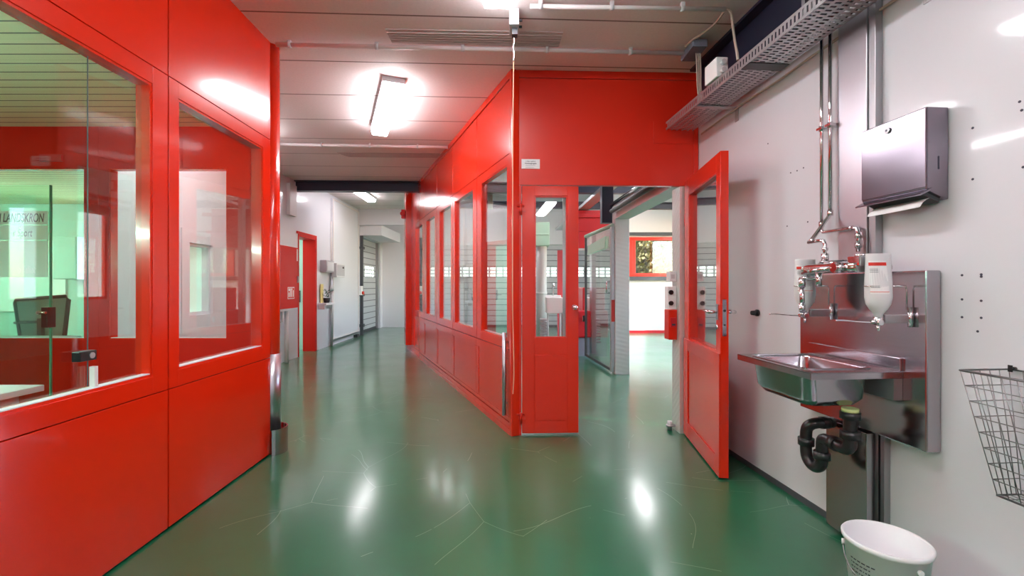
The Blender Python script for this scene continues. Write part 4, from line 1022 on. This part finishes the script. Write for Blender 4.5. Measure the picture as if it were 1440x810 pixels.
# ---- mixer tap
tpv = .235
f0 = px_u(1128, tpv); f1 = px_u(1211, tpv); fzc = zz(377, 1160, tpv)
tz = zz(377, 1170, tpv)
tap = thing('mixer_tap', 'wide chrome thermostatic mixer tap over the sink', 'tap', ((f0+f1)/2, 0, tz), R)
ba = MB()
ba.tube([(f0, tpv, tz), (f0-.004, tpv, tz), (f0-.016, tpv, tz), (f0-.04, tpv, tz), (f1+.06, tpv, tz), (f1, tpv, tz)], [.002, .013, .020, .0235, .0235, .0235], 24)
ba.build('tap_body', M['chrome'], tap)
kb = MB(); kb.tube([(f1+.09, tpv+.01, tz), (f1+.09, tpv+.045, tz)], .024, 20); kb.cyl((f1+.09, tpv+.045, tz), (f1+.09, tpv+.05, tz), .02, 20); kb.build('control_knob', M['chrome'], tap)
MB().tube([(f1+.09, tpv+.04, tz), (f1+.20, tpv+.055, tz-.01), (f1+.28, tpv+.045, tz-.02)], [.009, .011, .007], 10).build('lever', M['chrome'], tap)
sp_ = MB(); sp_.tube([(ue-.005, tpv, tz-.02), (ue-.005, tpv, tz-.085)], .014, 14)
sp_.build('outlet', M['chrome'], tap)
spz = tz-.045
un = px_u(1128, .27)
MB().tube([(ue-.005, tpv, spz), (ue+.04, tpv+.02, spz), (un-.03, .268, spz+.003), (un+.012, .27, spz)], .008, 12).build('spout', M['chrome'], tap)
MB().cyl((un, .27, spz), (un, .27, spz-.04), .015, 14).cyl((un, .27, spz-.04), (un, .27, spz-.14), .011, 14).cyl((un, .27, spz-.12), (un, .27, spz-.16), .014, 14).cyl((un, .27, spz-.16), (un, .27, spz-.178), .010, 14).build('spray_hose', M['chrome'], tap)
cn_ = MB()
cn_.tube([(px_u(1207, V), V, tz+.06), (px_u(1207, V), .08, tz+.03), (px_u(1207, V)-.03, tpv, tz+.02)], .014, 14)
cn_.tube([(ue, V2, tz+.03), (ue, tpv, tz)], .016, 14)
cn_.tube([(f1+.05, BV, tz), (f1+.05, tpv, tz)], .02, 14)
cn_.build('inlet_union', M['chrome'], tap)
vb = MB().box(f1-.01, f1+.055, tpv-.05, tpv+.015, tz+.002, tz+.045).cyl((f1+.02, tpv-.02, tz+.045), (f1+.02, tpv-.02, tz+.055), .028, 16).build('valve_block', M['chrome'], tap, bevel=.004)

# ---- soap bottles in holders
def dispenser(pxc, label, first=None, wide=.052):
    v = .205; u = px_u(pxc, v); zt_ = 1.347
    t = thing('soap_bottle', label, 'soap bottle', (u, v, 1.09), R, 'upturned soap bottles')
    b = MB()
    # upturned flat-ended pouch bottle, wide at top
    prof = [(.0001, 1.347), (.050, 1.347), (.0515, 1.3465), (.052, 1.343), (.0515, 1.30), (.050, 1.22), (.047, 1.17), (.041, 1.143), (.030, 1.122), (.019, 1.108), (.0145, 1.100), (.0145, 1.09)]
    rings = []
    for r, z in prof:
        flat = 1 if z < 1.15 else max(.45, 1-(z-1.15)*3.0)
        rings.append([(u+flat*r*math.cos(2*PI*k/32)*1.0, v+r*math.sin(2*PI*k/32), z) for k in range(32)])
    loft(b, rings, True, True); bo = b.build('bottle', M['bottle'], t)
    # label wraps the side that faces the viewer (towards -u)
    lb = MB(); seg = []
    def face(z0, z1, a0, a1, mb, off):
        n = 8
        def rad(z):
            for (r0, za), (r1, zb) in zip(prof, prof[1:]):
                if zb <= z <= za: return r0+(r1-r0)*((za-z)/max(1e-6, za-zb))
            return .05
        vs = []
        for z in (z0, z1):
            fl = 1 if z < 1.15 else max(.45, 1-(z-1.15)*3.0)
            for i in range(n+1):
                a = math.radians(a0+(a1-a0)*i/n); r = rad(z)+off
                vs.append((u+fl*r*math.cos(a)+(0), v+r*math.sin(a), z))
        mb.add(vs, [(i, i+1, n+2+i, n+1+i) for i in range(n)])
    face(1.185, 1.318, 108, 190, lb, .0012); lb.build('label', M['paper'], bo)
    s_ = MB(); face(1.298, 1.311, 108, 188, s_, .002); face(1.192, 1.194, 108, 188, s_, .002); s_.build('label_band', M['red2'], bo)
    s_ = MB()
    for z in (1.283, 1.277, 1.271, 1.215, 1.209): face(z, z+.002, 112, 150, s_, .002)
    s_.build('label_print', M['ink_g'], bo)
    vl = MB(); vl.cyl((u, v, 1.09), (u, v, 1.06), .018, 16, .012); vl.cyl((u, v, 1.075), (u, v+.03, 1.07), .008, 12); vl.cyl((u, v, 1.06), (u, v, 1.035), .006, 12); vl.cyl((u-.015, v, 1.07), (u+.015, v, 1.07), .012, 12); vl.build('valve', M['chrome'], t)
    h = thing('bottle_holder', label.replace('white upturned soap bottle', 'metal wire holder of the soap bottle'), 'holder', (u, .1, 1.1), R, 'soap bottle holders')
    hr = MB(); pts = [(u+.034*math.cos(2*PI*k/20), v+.053*math.sin(2*PI*k/20), 1.216) for k in range(21)]
    hr.tube(pts, .0018, 6); hr.tube([(u, v-.053, 1.216), (u, BV+.02, 1.216), (u, BV+.015, 1.20), (u, BV+.015, 1.12)], .003, 8)
    hr.build('wire_ring', M['chrome'], h)
    MB().box(u-.012, u+.02, BV+.0005, v-.02, 1.065, 1.10).build('arm', M['steel_dark'], h, bevel=.003)
    MB().cyl((u-.012, BV+.012, 1.05), (u-.012, BV+.012, 1.13), .009, 14).build('hinge_pin', M['chrome'], h)
    MB().tube([(u, v+.01, 1.068), (u+.002, v+.08, 1.072), (u-.002, v+.15, 1.078), (u, v+.185, 1.078)], .003, 8, smoothpath=4).build('dosing_lever', M['chrome'], h)
dispenser(1235, 'white upturned soap bottle nearest the viewer, right of the tap')
dispenser(1132, 'white upturned soap bottle at the far end of the backsplash')

# ---- towel dispenser
td = thing('towel_dispenser', 'dented stainless paper towel dispenser above the sink', 'towel dispenser', (1.92, 0, 1.55), R)
tb = MB()
u0, u1, pv = 1.772, 2.068, .095
tb.hexa([(u0, .001, 1.552), (u1, .001, 1.552), (u1, pv, 1.592), (u0, pv, 1.592)], [(u0, .001, 1.912), (u1, .001, 1.912), (u1, pv, 1.912), (u0, pv, 1.912)])
tbo = tb.build('body', M['steel_disp'], td, bevel=.005)
MB().box(u0+.002, u1-.002, pv, pv+.003, 1.60, 1.905).build('front_cover', M['steel_disp'], td, bevel=.0015)
MB().hexa([(u0-.004, pv-.02, 1.588), (u1+.004, pv-.02, 1.588), (u1+.004, pv+.028, 1.566), (u0-.004, pv+.028, 1.566)], [(u0-.004, pv-.02, 1.598), (u1+.004, pv-.02, 1.598), (u1+.004, pv+.028, 1.572), (u0-.004, pv+.028, 1.572)]).build('front_lip', M['steel_disp'], td, bevel=.001)
lk_ = MB().cyl((1.935, pv+.003, 1.872), (1.935, pv+.010, 1.872), .013, 20).build('lock', M['steel_dark'], td)
MB().cyl((1.935, pv+.010, 1.872), (1.935, pv+.0105, 1.872), .005, 12).build('keyhole', M['ink'], lk_)
MB().box(u0-.0012, u0-.0002, .043, .048, 1.67, 1.72).build('level_slot', M['ink'], td)
MB().hexa([(u0+.02, .02, 1.545), (u1-.02, .02, 1.545), (u1-.02, pv-.005, 1.575), (u0+.02, pv-.005, 1.575)], [(u0+.02, .02, 1.562), (u1-.02, .02, 1.562), (u1-.02, pv-.005, 1.592), (u0+.02, pv-.005, 1.592)]).build('throat', M['greydk'], td)
pt_ = MB()
pr = [(.050, 1.562), (.075, 1.552), (.095, 1.540), (.112, 1.520)]
vs = []
for v, z in pr:
    for u in (u0+.012, (u0+u1)/2, u1-.045): vs.append((u+(.108-v)*.2, v, z+(.003 if u < 1.9 else 0)))
vs2 = [(a, b+.0008, c+.0008) for a, b, c in vs]
fs = [(i*3+k, i*3+k+1, i*3+k+4, i*3+k+3) for i in range(3) for k in range(2)]
pt_.add(vs, fs, True); pt_.add(vs2, [f[::-1] for f in fs], True)
solo('paper_towel', 'white paper towel hanging out of the steel dispenser', 'paper towel', pt_, M['paper'], R, (1.9, .09, 1.55))
# wall door stop buffer
bf = RP(1066, 440, .0)
bo = thing('door_buffer', 'black rubber door buffer on the white wall behind the open leaf', 'door stop', (bf[0], 0, bf[2]), R)
MB().cyl((bf[0], .0005, bf[2]), (bf[0], .012, bf[2]), .022, 20).build('base', M['black'], bo); MB().cyl((bf[0], .012, bf[2]), (bf[0], .045, bf[2]), .017, 20, .014).build('rubber', M['rubber'], bo)

# ---- bucket
bc = thing('bucket', 'white plastic bucket with a wire handle under the sink', 'bucket', (1.372, 1.66, 0), W)
bx, by = 1.365, 1.66
b = MB(); HB = .297
b.lathe([(.0001, .0), (.098, .0), (.100, .004), (.127, HB-.02), (.133, HB-.018), (.135, HB-.004), (.132, HB), (.128, HB), (.1245, HB-.006), (.097, .008), (.0001, .008)], (bx, by, 0.0005), 56)
bo = b.build('body', M['bucket'], bc)
va = math.atan2(-by, -bx)  # direction to the viewer
def bpt(da, z, off=.001):
    r = .100+(.127-.100)*(z/(HB-.02))+off; return (bx+r*math.cos(va+da), by+r*math.sin(va+da), z)
hn = MB(); hn.tube([bpt(-1.45+2.05*0, .245, .004)]+[bpt(-1.35+i*.2, .245-.075*math.sin(PI*(i+.5)/11), .004+.012*math.sin(PI*(i+.5)/11)) for i in range(11)]+[bpt(.78, .248, .004)], .0018, 8, smoothpath=3); hn.build('wire_handle', M['wire'], bc)
for da in (-1.45, .78):
    q = Vector(bpt(da, .248, 0)); n = Vector((math.cos(va+da), math.sin(va+da), 0)); MB().cyl(q-n*.001, q+n*.008, .010, 14).build('handle_lug', M['bucket'], bc)
pr_ = MB()
rnd = random.Random(5)
def patch(d0, d1, z0, z1):
    vs = [bpt(d0, z0), bpt(d1, z0), bpt(d1, z1), bpt(d0, z1)]; pr_.add(vs, [(0, 1, 2, 3)])
for i in range(11):
    z = .225-i*.015; d = -.95
    while d < -.30-(.1 if i % 3 else 0):
        w = rnd.uniform(.03, .11); patch(d, min(d+w, -.25), z, z+.0045); d += w+.03
for i in range(6):
    z = .18-i*.02; patch(.85, .85+rnd.uniform(.06, .16), z, z+.006)
pr_.build('printing', M['ink'], bo)

# ---- wire basket
wb = thing('wire_basket', 'grey wire waste basket hooked on the right wall', 'basket', (1.3, .1, .5), R)
UA, UB = 1.565, 1.16      # rim far and near end
UC, UD = 1.575, 1.19      # bottom
VT, VBm = .195, .10
ZT, ZB = .932, .52
BI = .035                 # side taper at the bottom
def rimpt(t, s):
    """t 0..1 round the open front: far side, front, near side; s 0 top..1 bottom"""
    vt = VT+(VBm-VT)*s; ua = UA-BI*s; ub = UB+BI*s
    L1, L2 = .2, .42; tot = 2*L1+L2; d = t*tot
    if d < L1: return (ua, .012+(vt-.012)*d/L1, ZT+(ZB-ZT)*s)
    if d < L1+L2: return (ua+(ub-ua)*(d-L1)/L2, vt, ZT+(ZB-ZT)*s)
    return (ub, vt-(vt-.012)*(d-L1-L2)/L1, ZT+(ZB-ZT)*s)
wm = MB()
tot = .82
for s_i in range(1, 9):
    s = s_i/8
    if s_i == 8: continue
    wm.tube([rimpt(0, s), rimpt(.2/tot, s), rimpt(.62/tot, s), rimpt(1, s)], .0013, 6)
    wm.tube([(UA-BI*s, .012, ZT+(ZB-ZT)*s), (UB+BI*s, .012, ZT+(ZB-ZT)*s)], .0013, 6)
ts = [.2*i/5/tot for i in range(6)]+[(.2+.42*i/10)/tot for i in range(1, 11)]+[(.62+.2*i/5)/tot for i in range(1, 6)]
for t in ts: wm.tube([rimpt(t, 0), rimpt(t, 1)], .0015, 6)
for i in range(1, 10):
    f = i/10; wm.tube([(UA+(UB-UA)*f, .012, ZT), (UA-BI+(UB-UA+2*BI)*f, .012, ZB)], .0015, 6)
wm.build('wire_mesh', M['wire'], wb)
for s in (0, 1):
    wr_ = MB(); wr_.tube([rimpt(0, s), rimpt(.2/tot, s), rimpt(.62/tot, s), rimpt(1, s), rimpt(0, s)], .0028, 8); wr_.build('rim_wire' if s == 0 else 'bottom_wire', M['wire'], wb)
bt = MB()
for i in range(1, 10):
    f = i/10; u = UA-BI+(UB-UA+2*BI)*f; bt.tube([(u, .012, ZB), (u, VBm, ZB)], .0013, 6)
for i in range(1, 4): bt.tube([(UA-BI, .012+(VBm-.012)*i/4, ZB), (UB+BI, .012+(VBm-.012)*i/4, ZB)], .0013, 6)
bt.build('bottom_mesh', M['wire'], wb)
solo('wall_hook', 'small black hook holding the wire basket on the wall', 'hook', MB().cyl((1.555, .0005, .936), (1.555, .018, .936), .006, 12).box(1.549, 1.561, .018, .022, .925, .948), M['black'], R, (1.555, 0, .93))

# ================================================================== LIGHT / CAMERA
wd = bpy.data.worlds.new('sky'); SC.world = wd; wd.use_nodes = True
nt = wd.node_tree; bg = nt.nodes['Background']
sky = nt.nodes.new('ShaderNodeTexSky'); sky.sky_type = 'NISHITA'; sky.sun_disc = False; sky.sun_elevation = math.radians(38); sky.sun_rotation = math.radians(120)
nt.links.new(sky.outputs[0], bg.inputs[0]); bg.inputs[1].default_value = 1.6
sun = bpy.data.lights.new('sun', 'SUN'); sun.energy = 8; sun.angle = .01
so = bpy.data.objects.new('sun', sun); COL.objects.link(so); so.rotation_euler = (math.radians(55), 0, math.radians(70))

cam = bpy.data.cameras.new('camera'); co = bpy.data.objects.new('camera', cam); COL.objects.link(co)
co.location = (0, 0, CAM_H); co.rotation_euler = (PI/2, 0, 0)
cam.sensor_width = 36; cam.lens = 36*FPX/1440; cam.shift_y = -4/1440; cam.clip_start = .05
SC.camera = co
SC.view_settings.view_transform = 'Standard'; SC.view_settings.look = 'None'; SC.view_settings.gamma = 1; SC.view_settings.use_curve_mapping = False
SC.view_settings.exposure = 0.58
cy_ = SC.cycles
cy_.max_bounces = 10; cy_.diffuse_bounces = 5; cy_.glossy_bounces = 6; cy_.transmission_bounces = 6; cy_.transparent_max_bounces = 16
cy_.use_denoising = True; cy_.sample_clamp_indirect = 6; cy_.caustics_reflective = False; cy_.caustics_refractive = False
